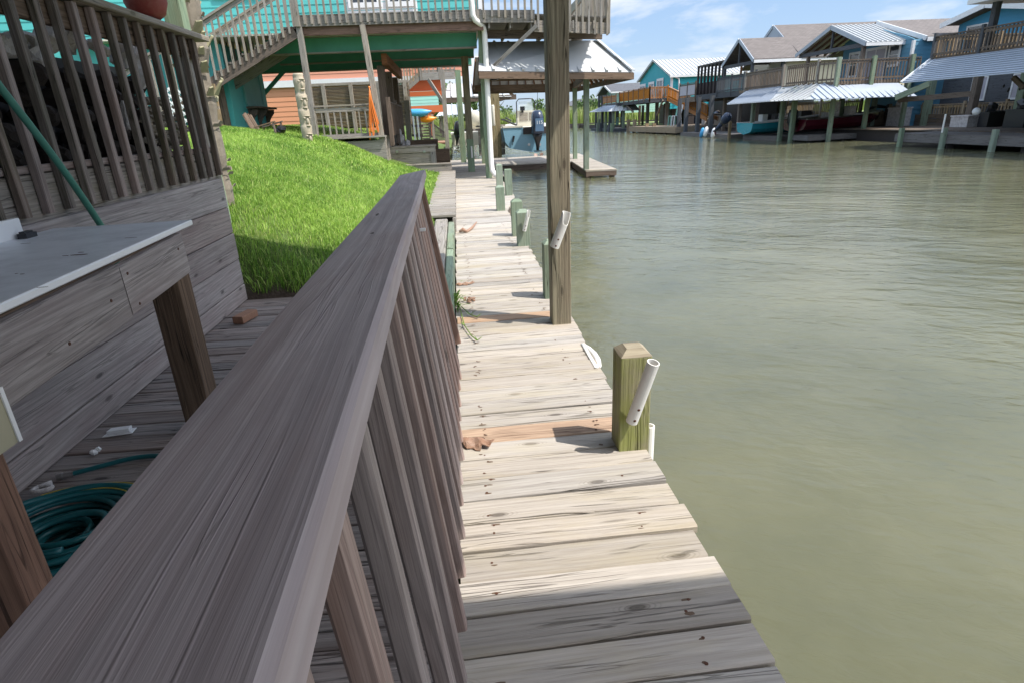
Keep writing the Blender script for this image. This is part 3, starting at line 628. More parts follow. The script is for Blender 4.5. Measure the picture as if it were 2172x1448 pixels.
# weeds
wd = thing('weed_tuft', (-.1, 5.3, 0), 'trailing green weed sprouting from the kerb onto the dock', 'weed')
m = MB()
for q, (px, py) in enumerate(((970, 600), (968, 620), (972, 650), (966, 640))):
    c = AX(px, py, -.105)
    for i in range(34):
        g = random.uniform(-1.6, 1.6); L = random.uniform(.07, .18); d = Vector((math.cos(g), math.sin(g), random.uniform(.1, 1.2))).normalized(); s = d.cross(V(0, 0, 1)).normalized()*.006
        a = c+V(random.uniform(-.02, .02), random.uniform(-.08, .08), random.uniform(-.06, .04)); b_ = a+d*L*.55; e_ = a+d*L-V(0, 0, L*.25); m.add([a-s, a+s, b_+s, b_-s, e_], [(0, 1, 2, 3), (3, 2, 4)])
for tr in (((972, 640), (985, 690), (1000, 712), (1012, 722)), ((978, 650), (998, 668), (1012, 672))):
    P = [AZ(x, y, .02) for x, y in tr]; m.tube(P, .004, 5)
    for p_ in P[1:]:
        for i in range(5):
            g = random.uniform(0, 6.28); d = V(math.cos(g), math.sin(g), .5); s = d.cross(V(0, 0, 1)).normalized()*.006; m.add([p_-s, p_+s, p_+d*.05], [(0, 1, 2)])
def leafmat(name, c1, c2, trans=.35):
    m, nt, p = newmat(name); N = NT(nt); at = N.n('ShaderNodeAttribute', attribute_name='rnd').outputs['Fac']
    geo_ = N.n('ShaderNodeNewGeometry'); pn = N.noise(geo_.outputs['Position'], .9, 4, .65); at2 = N.math('ADD', N.math('MULTIPLY', at, .68), N.math('MULTIPLY', N.ramp(pn, .38, .66), .55), True); col = N.mix(at2, c1, c2); dry = N.math('MULTIPLY', N.ramp(N.math('FRACT', N.math('MULTIPLY', at, 37.7)), .84, .9), .8); col = N.mix(dry, col, tuple(q*1.0 for q in (c2[0]*1.25, c2[1]*.95, c2[2]*1.7))); N.l(col, p.inputs['Base Color']); p.inputs['Roughness'].default_value = .5; p.inputs['Specular IOR Level'].default_value = .35
    tr = N.n('ShaderNodeBsdfTranslucent'); N.l(col, tr.inputs[0]); mx = N.n('ShaderNodeMixShader'); mx.inputs[0].default_value = trans
    N.l(p.outputs[0], mx.inputs[1]); N.l(tr.outputs[0], mx.inputs[2]); N.l(mx.outputs[0], nt.nodes['Material Output'].inputs[0]); return m
M['grass'] = leafmat('grass_blades', (.045, .165, .01), (.42, .61, .11), .42)
M['weed'] = leafmat('weed_leaves', (.10, .20, .03), (.22, .34, .06)); M['marsh'] = leafmat('marsh_grass', (.17, .27, .05), (.36, .42, .13), .3); M['bush'] = leafmat('bush_leaves', (.045, .09, .025), (.12, .19, .05), .25)
m.build('weed_leaves', M['weed'], wd)

# ------------------------------------------------------------------ lawn and ground
PX = np.array([-400, -14, -10, -6, -4.5, -3.3, -2.5, -1.75, -1.0, -.45, -.3]); PZ = np.array([1.7, 1.65, 1.62, 1.58, 1.46, 1.22, .93, .60, .34, .19, .17])
def lawn(X, Y):
    X = np.asarray(X, float); Y = np.asarray(Y, float); z = np.interp(X, PX, PZ); t = np.clip((Y-5.40), 0, None)
    s = 1-np.exp(-t/.5*(1+.0*X)); z = z*s + .03*np.sin(X*2.1+Y*1.3)*s*np.clip((-X-.5)/1.5, 0, 1)
    z = np.where(Y < 5.40, np.where(X > -3.2, -.35, .5), z-.02)
    return z
def grid(name, xs, ys, zf, mat, label=None, kind='structure'):
    m = MB(); nx, ny = len(xs), len(ys); XX, YY = np.meshgrid(xs, ys); ZZ = zf(XX, YY)
    m.v = [(float(a), float(b_), float(c)) for a, b_, c in zip(XX.ravel(), YY.ravel(), ZZ.ravel())]
    for j in range(ny-1):
        for i in range(nx-1):
            a = j*nx+i; m.f.append([a, a+1, a+nx+1, a+nx]); m.rn.append(0); m.mi.append(0); m.uv += [(0, 0)]*4
    o = m.build(name, mat, smooth=True); tag(o, kind=kind); return o
gm, nt, p = newmat('lawn_soil'); N = NT(nt); geo = N.n('ShaderNodeNewGeometry'); n1 = N.noise(geo.outputs['Position'], 3, 5, .7); n2 = N.noise(geo.outputs['Position'], 30, 4, .7)
sx = N.n('ShaderNodeSeparateXYZ'); N.l(geo.outputs['Position'], sx.inputs[0])
c = N.mix(N.ramp(n2, .35, .7), (.055, .10, .015), (.13, .17, .04)); c = N.mix(N.ramp(sx.outputs[1], 5.62, 5.45), c, (.06, .042, .03)); N.l(c, p.inputs['Base Color']); p.inputs['Roughness'].default_value = .95
bp = N.n('ShaderNodeBump'); bp.inputs['Strength'].default_value = .8; bp.inputs['Distance'].default_value = .03; N.l(n2, bp.inputs['Height']); N.l(bp.outputs[0], p.inputs['Normal'])
xs = np.concatenate([np.array([-1500, -400, -100, -40, -20]), np.arange(-14, -3, .5), np.arange(-3, -.3, .15), [-.3]])
ys = np.concatenate([np.array([-200, -40, -10, 0, 4, 5.38, 5.405, 5.45]), np.arange(5.5, 9, .15), np.arange(9, 26, .5), np.array([28, 35, 45, 60, 80, 97])])
grid('ground', xs, ys, lawn, gm)
def blades(name, pts, h, w, mat, lean=.5, label=None, kind='stuff', nseg=2):
    """many leaf blades as one mesh"""
    n = len(pts); g = rng.uniform(0, 2*np.pi, n); h = h*rng.uniform(.6, 1.35, n); w = w*rng.uniform(.7, 1.3, n); ln = h*rng.uniform(.1, 1.0, n)*lean; g2 = g+rng.uniform(-1.2, 1.2, n)+np.pi/2
    sx_, sy_ = np.cos(g)*w/2, np.sin(g)*w/2; dx, dy = np.cos(g2)*ln, np.sin(g2)*ln
    v = np.zeros((n, 5, 3)); v[:, :, :] = pts[:, None, :]
    v[:, 0, 0] -= sx_; v[:, 0, 1] -= sy_; v[:, 1, 0] += sx_; v[:, 1, 1] += sy_
    v[:, 2, 0] += sx_*.75+dx*.35; v[:, 2, 1] += sy_*.75+dy*.35; v[:, 2, 2] += h*.6
    v[:, 3, 0] += -sx_*.75+dx*.35; v[:, 3, 1] += -sy_*.75+dy*.35; v[:, 3, 2] += h*.6
    v[:, 4, 0] += dx; v[:, 4, 1] += dy; v[:, 4, 2] += h*(1-.25*lean)
    b_ = (np.arange(n)*5)[:, None]; loops = np.concatenate([b_+np.array([[0, 1, 2, 3]]), b_+np.array([[3, 2, 4]])], 1).ravel()
    me = bpy.data.meshes.new(name); me.vertices.add(n*5); me.vertices.foreach_set('co', v.ravel()); me.loops.add(len(loops)); me.loops.foreach_set('vertex_index', loops.astype(np.int32))
    st = (np.arange(n)*7)[:, None]+np.array([[0, 4]]); me.polygons.add(2*n); me.polygons.foreach_set('loop_start', st.ravel().astype(np.int32)); me.polygons.foreach_set('loop_total', np.tile([4, 3], n).astype(np.int32))
    at = me.attributes.new('rnd', 'FLOAT', 'FACE'); at.data.foreach_set('value', np.repeat(np.clip(rng.normal(.45, .28, n), 0, 1), 2).astype(np.float32)); me.update(calc_edges=True); me.materials.append(mat)
    o = bpy.data.objects.new(name, me); COL.objects.link(o); tag(o, label=label, kind=kind); return o
P = []
def scat(x0, x1, y0, y1, dens):
    n = int((x1-x0)*(y1-y0)*dens); x = rng.uniform(x0, x1, n); y = rng.uniform(y0, y1, n); keep = (np.sin(x*3.1+1.3*np.sin(y*2.2))+np.sin(y*2.7+x)+rng.uniform(-3, 2.2, n)) < 1.1
    x, y = x[keep], y[keep]; return np.stack([x, y, lawn(x, y)-.005], 1)
P1 = np.concatenate([scat(-4.2, -.4, 5.5, 8.5, 6500), scat(-6, -.42, 8.5, 12, 3600)])
bz = rng.uniform(0, 1, len(P1)) < np.clip((P1[:, 1]-5.42)*3.2, .05, 1); P1 = P1[bz]
n_ = 900; xe = rng.uniform(-2.0, -.45, n_); ye = 5.44+np.abs(rng.normal(0, .16, n_)); PE = np.stack([xe, ye, lawn(xe, ye)-.01], 1); n_ = 500; ye = rng.uniform(5.6, 16, n_); xe = -.52+rng.normal(0, .05, n_); PF = np.stack([xe, ye, lawn(xe, ye)], 1)
P2 = np.concatenate([scat(-8, -.45, 12, 16, 1700), scat(-12, -2.2, 16, 20, 700), scat(-10, -1.0, 20, 36, 160)])
blades('grass', P1, .082, .0062, M['grass'], .9, 'bright green lawn grass on the slope')
blades('grass', PE, .14, .008, M['grass'], 1.0, 'longer ragged grass at the lawn edge by the patio'); blades('grass', PF, .10, .007, M['grass'], 1.2, 'grass tufts leaning over the kerb')
blades('grass', P2, .085, .013, M['grass'], .9, 'bright green lawn grass near the houses')
# ------------------------------------------------------------------ water
wm, nt, p = newmat('canal_water'); N = NT(nt); geo = N.n('ShaderNodeNewGeometry'); pos = geo.outputs['Position']
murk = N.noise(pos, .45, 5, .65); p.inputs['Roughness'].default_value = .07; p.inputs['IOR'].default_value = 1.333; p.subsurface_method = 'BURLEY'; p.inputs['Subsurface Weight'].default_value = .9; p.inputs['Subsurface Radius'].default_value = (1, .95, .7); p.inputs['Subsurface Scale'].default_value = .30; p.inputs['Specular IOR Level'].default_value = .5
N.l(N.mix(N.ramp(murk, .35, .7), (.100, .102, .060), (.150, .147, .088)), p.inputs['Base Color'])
rot = N.n('ShaderNodeMapping'); rot.inputs['Rotation'].default_value = (0, 0, R_(24)); N.l(pos, rot.inputs[0])
w1 = N.noise(N.scale(rot.outputs[0], 1.5, 3.2), 1.0, 2, .5, .6); w2 = N.noise(N.scale(rot.outputs[0], 8, 15), 1.0, 3, .55, .4); w3 = N.noise(N.scale(rot.outputs[0], .25, .6), 1.0, 2)
hgt = N.math('ADD', N.math('MULTIPLY', w1, .021), N.math('ADD', N.math('MULTIPLY', w2, .0075), N.math('MULTIPLY', w3, .05)))
bp = N.n('ShaderNodeBump'); bp.inputs['Strength'].default_value = 1.0; bp.inputs['Distance'].default_value = 1.0; N.l(hgt, bp.inputs['Height']); N.l(bp.outputs[0], p.inputs['Normal'])
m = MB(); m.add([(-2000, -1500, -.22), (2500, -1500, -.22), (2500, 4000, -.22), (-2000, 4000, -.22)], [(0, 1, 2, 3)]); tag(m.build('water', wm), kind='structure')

# ------------------------------------------------------------------ helpers for houses
def clip_s(poly, z):
    xs = []
    n = len(poly)
    for i in range(n):
        (s0, z0), (s1, z1) = poly[i], poly[(i+1) % n]
        if (z0-z)*(z1-z) <= 0 and z0 != z1: xs.append(s0+(s1-s0)*(z-z0)/(z1-z0))
    return (min(xs), max(xs)) if len(xs) >= 2 else None
def siding(m, o, d, nrm, poly, pitch=.18, th=.016, mi=0):
    """lapped boards: o origin, d horizontal unit dir, poly outline in (s, z)"""
    o, d, nrm = Vector(o), Vector(d).normalized(), Vector(nrm).normalized(); z0 = min(p[1] for p in poly); z1 = max(p[1] for p in poly); z = z0
    while z < z1-.01:
        zt = min(z+pitch, z1); a = clip_s(poly, z+.002); b = clip_s(poly, zt-.002)
        if a and b:
            P = lambda s, zz, k: Vector((o.x, o.y, 0))+d*s+V(0, 0, zz)+nrm*k
            vs = [P(a[0], z, th), P(a[1], z, th), P(b[1], zt, .002), P(b[0], zt, .002), P(a[0], z, -.05), P(a[1], z, -.05), P(b[1], zt, -.05), P(b[0], zt, -.05)]
            m.add(vs, [(0, 1, 2, 3), (1, 0, 4, 5), (5, 6, 2, 1), (4, 0, 3, 7), (7, 6, 5, 4), (3, 2, 6, 7)], None, None, mi)
        z = zt
def metal_roof(m, eL, eR, tR, tL, pitch=.3, th=.02, rib=.05):
    """ribbed sheet: eave left/right, top right/left"""
    eL, eR, tR, tL = map(Vector, (eL, eR, tR, tL)); nrm = (eR-eL).cross(tL-eL).normalized()
    if nrm.z < 0: nrm = -nrm
    pts = [eL, eR, tR, tL]
    if (tR-tL).length < .02: pts = [eL, eR, tR]
    m.slab(pts, -nrm*th); n = max(1, int((eR-eL).length/pitch)); U = (eR-eL).normalized()
    up = (tL-eL)-U*(tL-eL).dot(U); H = up.length; up = up/H
    L = (eR-eL).length; a = (tL-eL).dot(U); b = (tR-eL).dot(U)
    for i in range(n+1):
        s = L*i/n
        h = 1.0
        if a > 1e-3 and s < a: h = s/a
        if b < L-1e-3 and s > b: h = min(h, (L-s)/(L-b))
        if h < .06: continue
        p = eL+U*s; q = p+up*H*h
        m.beam(p+nrm*rib*.5, q+nrm*rib*.5, .06, rib, up=nrm)
def railing(parent, p0, p1, h=1.0, sp=.15, mat=None, posts=(), post_h=None, bal=.036, single=False, drop=.0, solid=None, top=.09, matp=None, lift=.08):
    """pickets between p0 and p1 (deck level points); posts given as fractions"""
    p0, p1 = Vector(p0), Vector(p1); d = p1-p0; L = d.length; mat = mat or M['far']; n = max(2, int(L/sp))
    m = MB(); m.beam(p0+V(0, 0, h), p1+V(0, 0, h), top, .04); m.beam(p0+V(0, 0, h-.10), p1+V(0, 0, h-.10), .04, .09); m.beam(p0+V(0, 0, lift+.02), p1+V(0, 0, lift+.02), .04, .08); m.build('rail', mat, parent)
    m = MB(); hd = Vector((d.x, d.y, 0)).normalized(); s = V(-hd.y, hd.x, 0)*0
    if solid:
        m.beam(p0+V(0, 0, h*.5), p1+V(0, 0, h*.5), .025, h*.78); m.build('infill_panel', solid, parent)
    else:
        for i in range(n+1):
            q = p0+d*(i/n); b = MB() if single else m
            b.beam(q+V(0, 0, -drop), q+V(0, 0, h-.03), bal, bal, up=hd)
            if single: b.build('baluster', mat, parent)
        if not single: m.build('picket_infill', mat, parent)
    for f in posts:
        q = p0+d*f; m = MB(); m.beam(q+V(0, 0, -.25), q+V(0, 0, (post_h or h+.12)), .11, .11, up=hd, ch=.01); m.build('rail_post', matp or mat, parent)
def post(parent, p, z0, z1, w, mat, name='post', up=(0, 1, 0)):
    m = MB(); m.beam((p[0], p[1], z0), (p[0], p[1], z1), w, w, up=up, ch=w*.05); return m.build(name, mat, parent)
def window(parent, o, d, nrm, s0, s1, z0, z1, cols=1, rows=1, name='window', fr=None, gl=None, fw=.08):
    o, d, nrm = Vector(o), Vector(d).normalized(), Vector(nrm).normalized(); P = lambda s, z, k: Vector((o.x, o.y, 0))+d*s+V(0, 0, z)+nrm*k
    m = MB()
    for a, b, c, e in ((s0-fw, s1+fw, z1, z1+fw), (s0-fw, s1+fw, z0-fw, z0), (s0-fw, s0, z0, z1), (s1, s1+fw, z0, z1)): m.slab([P(a, c, .02), P(b, c, .02), P(b, e, .02), P(a, e, .02)], nrm*.035)
    for i in range(1, cols): x = s0+(s1-s0)*i/cols; m.slab([P(x-.035, z0, .02), P(x+.035, z0, .02), P(x+.035, z1, .02), P(x-.035, z1, .02)], nrm*.03)
    for i in range(1, rows): z = z0+(z1-z0)*i/rows; m.slab([P(s0, z-.02, .021), P(s1, z-.02, .021), P(s1, z+.02, .021), P(s0, z+.02, .021)], nrm*.026)
    w_ = m.build(name, fr or M['trim'], parent)
    m = MB(); m.slab([P(s0, z0, .018), P(s1, z0, .018), P(s1, z1, .018), P(s0, z1, .018)], nrm*.008); m.build('pane', gl or M['glass'], w_)
    return w_

# ------------------------------------------------------------------ teal stilt house with balcony and stairs (left)
th = thing('stilt_house', (-3, 20, 1.2), 'teal clapboard stilt house over an open green beamed carport on the left bank', 'house')
m = MB(); siding(m, (-17, 18, 0), (1, 0, 0), (0, -1, 0), [(0, 3.78), (17.86, 3.78), (17.86, 6.2), (0, 6.2)], .185); siding(m, (.86, 18, 0), (0, 1, 0), (1, 0, 0), [(0, 3.78), (4, 3.78), (4, 6.2), (0, 6.2)], .185)
m.build('upper_wall', M['teal'], th)
m = MB(); m.box((.855, 17.965, 3.78), (.965, 18.08, 6.2), axis=2); m.build('corner_trim', M['trim'], th)
a = AY(452, 0, 18); b = AY(600, 0, 18); window(th, (0, 18, 0), (1, 0, 0), (0, -1, 0), a.x+.1, b.x-.4, 4.78, 6.1, 2, 1)
window(th, (0, 18, 0), (1, 0, 0), (0, -1, 0), -11.6, -10.4, 4.75, 6.1, 1, 2)
for (x0, x1) in ((749, 800), (828, 870)):
    a = AY(x0, 10, 18); b = AY(x1, 10, 18); o = window(th, (0, 18, 0), (1, 0, 0), (0, -1, 0), a.x, b.x, 4.52, 6.3, 2, 1, 'french_door', fw=.12)
m = MB(); a = AY(735, 10, 18); b = AY(885, 10, 18); m.slab([(a.x, 17.985, 4.0), (b.x, 17.985, 4.0), (b.x, 17.985, 6.4), (a.x, 17.985, 6.4)], (0, .02, 0)); m.build('door_surround', M['trim'], th)
m = MB(); m.slab([(-9, 16.15, 3.585), (.78, 16.15, 3.585), (.78, 22, 3.585), (-9, 22, 3.585)], (0, 0, .04)); m.build('carport_ceiling', M['cream'], th)
for y, x0 in ((16.75, -4.6), (19.2, -4.9), (21.8, -6.6)):
    m = MB(); m.beam((x0, y, 3.40), (.70, y, 3.40), .14, .32); o = m.build('beam', M['tealbeam'], th); m = MB(); m.beam((x0, y, 3.222), (.70, y, 3.222), .19, .03); m.build('beam_strip', M['grey'], o)
m = MB(); m.beam((-1.70, 16.9, 3.05), (-1.75, 22.3, 3.05), .14, .26); m.build('side_beam', M['redbrown'], th)
for y in (17.3, 19.4, 21.6): post(th, (-1.68-.01*y, y), .9, 2.93, .19, M['brown'], 'carport_post')
for (px, py, y, nm) in ((1001, 365, 18.9, 0), (984, 345, 23.4, 1)):
    q = AZ(px, py); post(th, (q.x, q.y+.1), -.02, 3.22, .20, M['tall'] if nm == 0 else M['green'], 'carport_post')
q = AZ(1001, 365); m = MB(); m.box((q.x-.103, q.y-.003, 0), (q.x+.103, q.y+.2, .95), axis=2); m.build('post_wrap', M['green'], th)
m = MB(); c = AY(1000, 315, q.y-.02); m.lathe((c.x, c.y-.01, c.z-.28), [(.026, 0), (.026, .34)], 10); m.build('rod_holder', M['pvc'], th)
# store room under the house
XS = -5.6; Yr = AX(565, 210, XS).y; Yl = 16.6
m = MB(); m.slab([(XS, Yl, .8), (XS, Yr, .8), (XS, Yr, 3.5), (XS, Yl, 3.5)], (-.1, 0, 0)); m.slab([(XS-.1, Yl, .8), (XS-4, Yl, .8), (XS-4, Yl, 3.7), (XS-.1, Yl, 3.7)], (0, .1, 0))
for i in range(9): m.box((XS-.35-i*.42, Yl-.02, .8), (XS-.30-i*.42, Yl+.01, 3.6), axis=2)
m.build('storeroom_wall', M['teal'], th)
sa, sb, sc, sd = AX(511, 163, XS), AX(543, 152.5, XS), AX(554, 213, XS), AX(520, 213, XS)
y0, y1 = sa.y, sb.y; z0, z1 = 2.18, 2.96
m = MB(); m.box((XS, y0, z0), (XS+.03, y1, z1), axis=2); sh = m.build('shutter', M['tealdark'], th)
m = MB()
for (u0, u1, v0, v1) in ((y0-.08, y0, z0-.02, z1+.08), (y1, y1+.08, z0-.02, z1+.08), (y0, y1, z1, z1+.08), (y0, y1, z0-.08, z0)): m.slab([(XS, u0, v0), (XS, u1, v0), (XS, u1, v1), (XS, u0, v1)], (.05, 0, 0))
m.build('shutter_frame', M['tealdark'], sh)
m = MB(); m.slab([(XS, y0-.05, z0-.14), (XS+.32, y0-.05, z0-.14), (XS+.32, y1+.32, z0-.14), (XS, y1+.32, z0-.14)], (0, 0, .05)); m.build('counter_shelf', M['brown'], th)
for k in range(3):
    y = y0+.05+(y1-y0+.1)*k/2; pr = [(XS+.002, z0-.15), (XS+.26, z0-.15), (XS+.25, z0-.25), (XS+.14, z0-.38), (XS+.07, z0-.5), (XS+.05, z0-.66), (XS+.002, z0-.75)]
    m = MB(); m.slab([(x, y, z) for x, z in pr], (0, .06, 0)); m.build('shelf_bracket', M['brown'], th)
m = MB(); m.beam(AY(602, 152, 20), AY(560, 200, 20), .1, .1); m.build('diagonal_brace', M['tealbeam'], th)
# balcony
bl = thing('balcony', (-1.5, 16.5, 3.9), 'weathered grey balcony across the front of the teal house with square pickets', 'balcony')
m = MB(); m.beam((-3.62, 16.02, 3.83), (.62, 16.02, 3.825), .045, .21); m.build('rim_board', M['grey'], bl)
m = MB(); m.beam((-3.55, 16.12, 3.64), (.86, 16.12, 3.63), .09, .2); m.build('girder', M['redbrown'], bl)
m = MB()
for i in range(30): x = -3.6+i*.148; m.beam((x+.07, 16.0, 3.955), (x+.07, 18, 3.955), .14, .03)
m.slab([(.66, 16.05, 3.93), (4.0, 16.2, 3.75), (4.0, 20.2, 3.75), (.66, 20.2, 3.93)], (0, 0, -.03)); m.build('floor_plank', M['grey'], bl)
m = MB(); m.beam((.64, 16.02, 3.82), (2.12, 16.02, 3.78), .045, .27); m.build('rim_board', M['grey'], bl)
m = MB(); m.beam((2.1, 15.98, 3.56), (4.02, 16.2, 3.48), .045, .25); m.build('rim_board', M['grey'], bl)
m = MB(); m.beam((.9, 16.6, 3.50), (4.0, 16.9, 3.42), .08, .2); m.build('girder', M['brown'], bl)
m = MB()
for i in range(6): m.beam((1.0+i*.52, 16.05, 3.66-.02*i), (1.0+i*.52, 19, 3.66-.02*i), .04, .18)
m.build('joist', M['grey'], bl)
for i in range(27):
    x = -3.36+i*.163; m = MB(); m.beam((x, 15.975, 3.77), (x, 15.975, 4.9), .045, .045, up=(0, 1, 0)); m.build('baluster', M['grey'], bl)
for i in range(19):
    x = 1.08+i*.16; dz = 0 if x < 2.15 else -.215
    m = MB(); m.beam((x, 15.955+(.2*(x-2.1)/1.9 if x > 2.1 else 0), 3.79-.014*i+dz), (x, 15.955+(.2*(x-2.1)/1.9 if x > 2.1 else 0), 4.9), .05, .05, up=(0, 1, 0)); m.build('baluster', M['grey'], bl)
m = MB(); m.beam((-3.6, 15.97, 4.92), (4.05, 16.05, 4.92), .12, .04); m.build('handrail', M['grey'], bl)
railing(bl, (3.98, 16.2, 3.62), (4.1, 24, 3.62), 1.2, .17, M['grey'], (0, 1))
m = MB(); m.beam((3.0, 19.5, 3.6), (4.0, 17.2, 4.9), .05, .16); m.build('stair_rail', M['grey'], bl)
n0 = AY(628, 30, 16); post(bl, (n0.x, 15.97), 3.72, 4.95, .13, M['grey'], 'newel_post')
for (xt, yt, xb, yb) in ((634, 54, 671, 296), (768, 47, 811, 300)):
    a = AY(xt, yt, 16.03); b = AY(xb, yb, 16.03); m = MB(); m.beam((b.x, 16.03, b.z), (a.x, 16.03, 3.72), .135, .135, up=(0, 1, 0), ch=.008); m.build('balcony_post', M['grey'], bl)
q0, q1 = AZ(1033, 378), AZ(1044, 378); m = MB(); m.box((q0.x-.02, 16.35, 0), (q1.x, 16.5, 3.7), axis=2); m.build('balcony_post', M['green'], bl)
m = MB(); m.beam(AY(1139, 54, 15.92), AY(1031, 156, 16.3), .09, .045, up=(0, 1, 0)); m.build('diagonal_brace', M['grey'], bl)
m = MB(); pts = [AY(997, -40, 16.0), AY(1001, 8, 16.0), AY(1003, 33, 15.98), AY(1008, 43, 15.98), AY(1020, 52, 16.1), AY(1026, 60, 16.2), AY(1028, 75, 16.25), AY(1042, 345, 16.25), AY(1044, 362, 16.22), AY(1050, 371, 16.15), AY(1064, 375, 16.1)]
m.tube(pts, .068, 12); dp = m.build('downpipe', M['pvc'], smooth=True); tag(dp, 'white plastic downpipe running down the green post to the dock', 'drainpipe')
# stairs
st = thing('outdoor_stairs', (-6, 16, 1.6), 'grey wooden outdoor stairs rising to the teal house balcony', 'stairs')
T0 = V(-3.62, 16.0, 3.62); T1 = V(-8.2, 16.0, 1.36); sl = (T0.z-T1.z)/(T0.x-T1.x)
for dy in (0, 1.1):
    m = MB(); m.beam(T0+V(0, dy, 0), T1+V(0, dy, 0), .05, .27); m.build('stringer', M['brown'] if dy == 0 else M['grey'], st)
for i in range(13):
    x = T0.x-.15-i*.355; z = T0.z+(x-T0.x)*sl+.09; m = MB(); m.beam((x, 16.05, z+.08), (x, 17.05, z+.08), .28, .04); m.build('step', M['grey'], st)
    m = MB(); m.beam((x-.15, 16.05, z-.03), (x-.15, 17.05, z-.03), .02, .17); m.build('riser', M['grey'], st)
for dy in (-.04, 1.16):
    m = MB(); m.beam(T0+V(0, dy, 1.32), T1+V(0, dy, 1.32), .11, .05); m.beam(T0+V(0, dy, 1.24), T1+V(0, dy, 1.24), .04, .09); m.build('handrail', M['grey'], st)
    for i in range(29):
        x = T0.x-.12-i*.158; z = T0.z+(x-T0.x)*sl; m = MB(); m.beam((x, 16+dy, z+.02), (x, 16+dy, z+1.24), .042, .042, up=(0, 1, 0)); m.build('baluster', M['grey'], st)
for px, py, w_ in ((476, 230, .13), (466, 235, .08)):
    a = AY(px, py, 16.4); post(st, (a.x, 16.4), .9, 2.75, w_, M['brown'] if w_ > .1 else M['farlight'], 'stair_post')
# lattice by the stairs
lt = thing('lattice_panel', (-6.2, 15.4, 1.3), 'white diagonal lattice panel between the palm and the stair post', 'lattice')
m = MB(); A0 = AY(436, 184, 15.5); A1 = AY(462, 272, 15.5); W_ = 1.1; x1 = A1.x+.02; x0 = x1-W_; z0_, z1_ = A1.z-.15, A0.z
k = -1.6
while k < 2.6:
    for sg in (1, -1):
        pts = []
        for (xx, zz) in [(x0, None), (x1, None)]: pass
        # line z = z0_ + sg*(x-x0) + k
        s0, s1 = 0, W_; za, zb = (k, k+W_) if sg == 1 else (k+W_, k)
        lo_, hi_ = 0, z1_-z0_
        def cl(sA, zA, sB, zB):
            t0, t1 = 0, 1; dz = zB-zA
            if abs(dz) < 1e-6: return None
            ta, tb_ = sorted(((lo_-zA)/dz, (hi_-zA)/dz)); t0 = max(t0, ta); t1 = min(t1, tb_)
            return None if t1-t0 < .03 else (sA+(sB-sA)*t0, zA+dz*t0, sA+(sB-sA)*t1, zA+dz*t1)
        r_ = cl(s0, za, s1, zb)
        if r_: m.beam((x0+r_[0], 15.5+(.008 if sg > 0 else 0), z0_+r_[1]), (x0+r_[2], 15.5+(.008 if sg > 0 else 0), z0_+r_[3]), .038, .007, up=(0, 1, 0))
    k += .155
m.build('lattice_strip', M['white'], lt); post(lt, (x1+.06, 15.5), .8, z1_+.05, .1, M['farlight'], 'lattice_post')
# patio platform with rail
pd = thing('patio_platform', (-2.8, 16, .3), 'grey plank faced patio platform with a picket rail beside the lawn', 'deck')
for i in range(4):
    m = MB(); m.beam((-4.0, 15.98, .30+i*.232), (-1.80, 15.98, .30+i*.232), .04, .225, ch=.003); m.build('face_board', M['silver'] if 'silver' in M else M['grey'], pd)
m = MB(); m.beam((-4.0, 15.93, 1.20), (-1.76, 15.93, 1.20), .16, .04); m.slab([(-4, 16.0, 1.17), (-1.8, 16.0, 1.17), (-1.8, 21, 1.17), (-4, 21, 1.17)], (0, 0, .035)); m.build('floor_plank', M['grey'], pd)
m = MB(); m.slab([(-1.80, 16.0, .2), (-1.80, 21, .2), (-1.80, 21, 1.17), (-1.80, 16.0, 1.17)], (-.04, 0, 0)); m.build('face_board', M['grey'], pd)
railing(pd, (-3.45, 16.03, 1.20), (-1.92, 16.03, 1.20), .76, .152, M['grey'], (), bal=.034, single=True, lift=.03)
railing(pd, (-1.66, 16.3, 1.20), (-1.72, 20.6, 1.20), .80, .15, M['brown'], (0, .5, 1), bal=.09)
q = AY(703, 297, 15.9); m = MB(); m.lathe(AY(705, 303, 15.9)-V(0, 0, .06), [(.03, 0), (.04, .03), (.03, .08), (.01, .1)], 8); m.build('hose_tap', M['chrome'], pd)
# louvre screen behind
ls = thing('louvre_screen', (-4, 23, 1.1), 'wooden louvred screen of thin horizontal slats behind the patio', 'screen')
YL = 25; A = AY(652, 182, YL); B = AY(866, 180, YL); zt_, zb_ = A.z, AY(760, 272, YL).z
m = MB(); n = 30
for i in range(n):
    z = zb_+.06+(zt_-zb_-.12)*i/(n-1); m.beam((A.x, YL, z), (B.x, YL, z), .06, .022, up=(0, -.3, .9))
m.build('slat', M['farlight'], ls)
m = MB(); m.slab([(A.x, YL+.3, zb_), (B.x, YL+.3, zb_), (B.x, YL+.3, zt_-.1), (A.x, YL+.3, zt_-.1)], (0, .03, 0)); m.build('backing', M['charcoal'], ls)
m = MB(); m.beam((A.x, YL-.03, zt_), (B.x, YL-.03, zt_), .08, .1); m.build('top_rail', M['silver'] if 'silver' in M else M['grey'], ls)
for px in (655, 690, 748, 805, 862): a = AY(px, 220, YL-.06); post(ls, (a.x, YL-.06), zb_-.1, zt_, .14, M['grey'], 'screen_post')
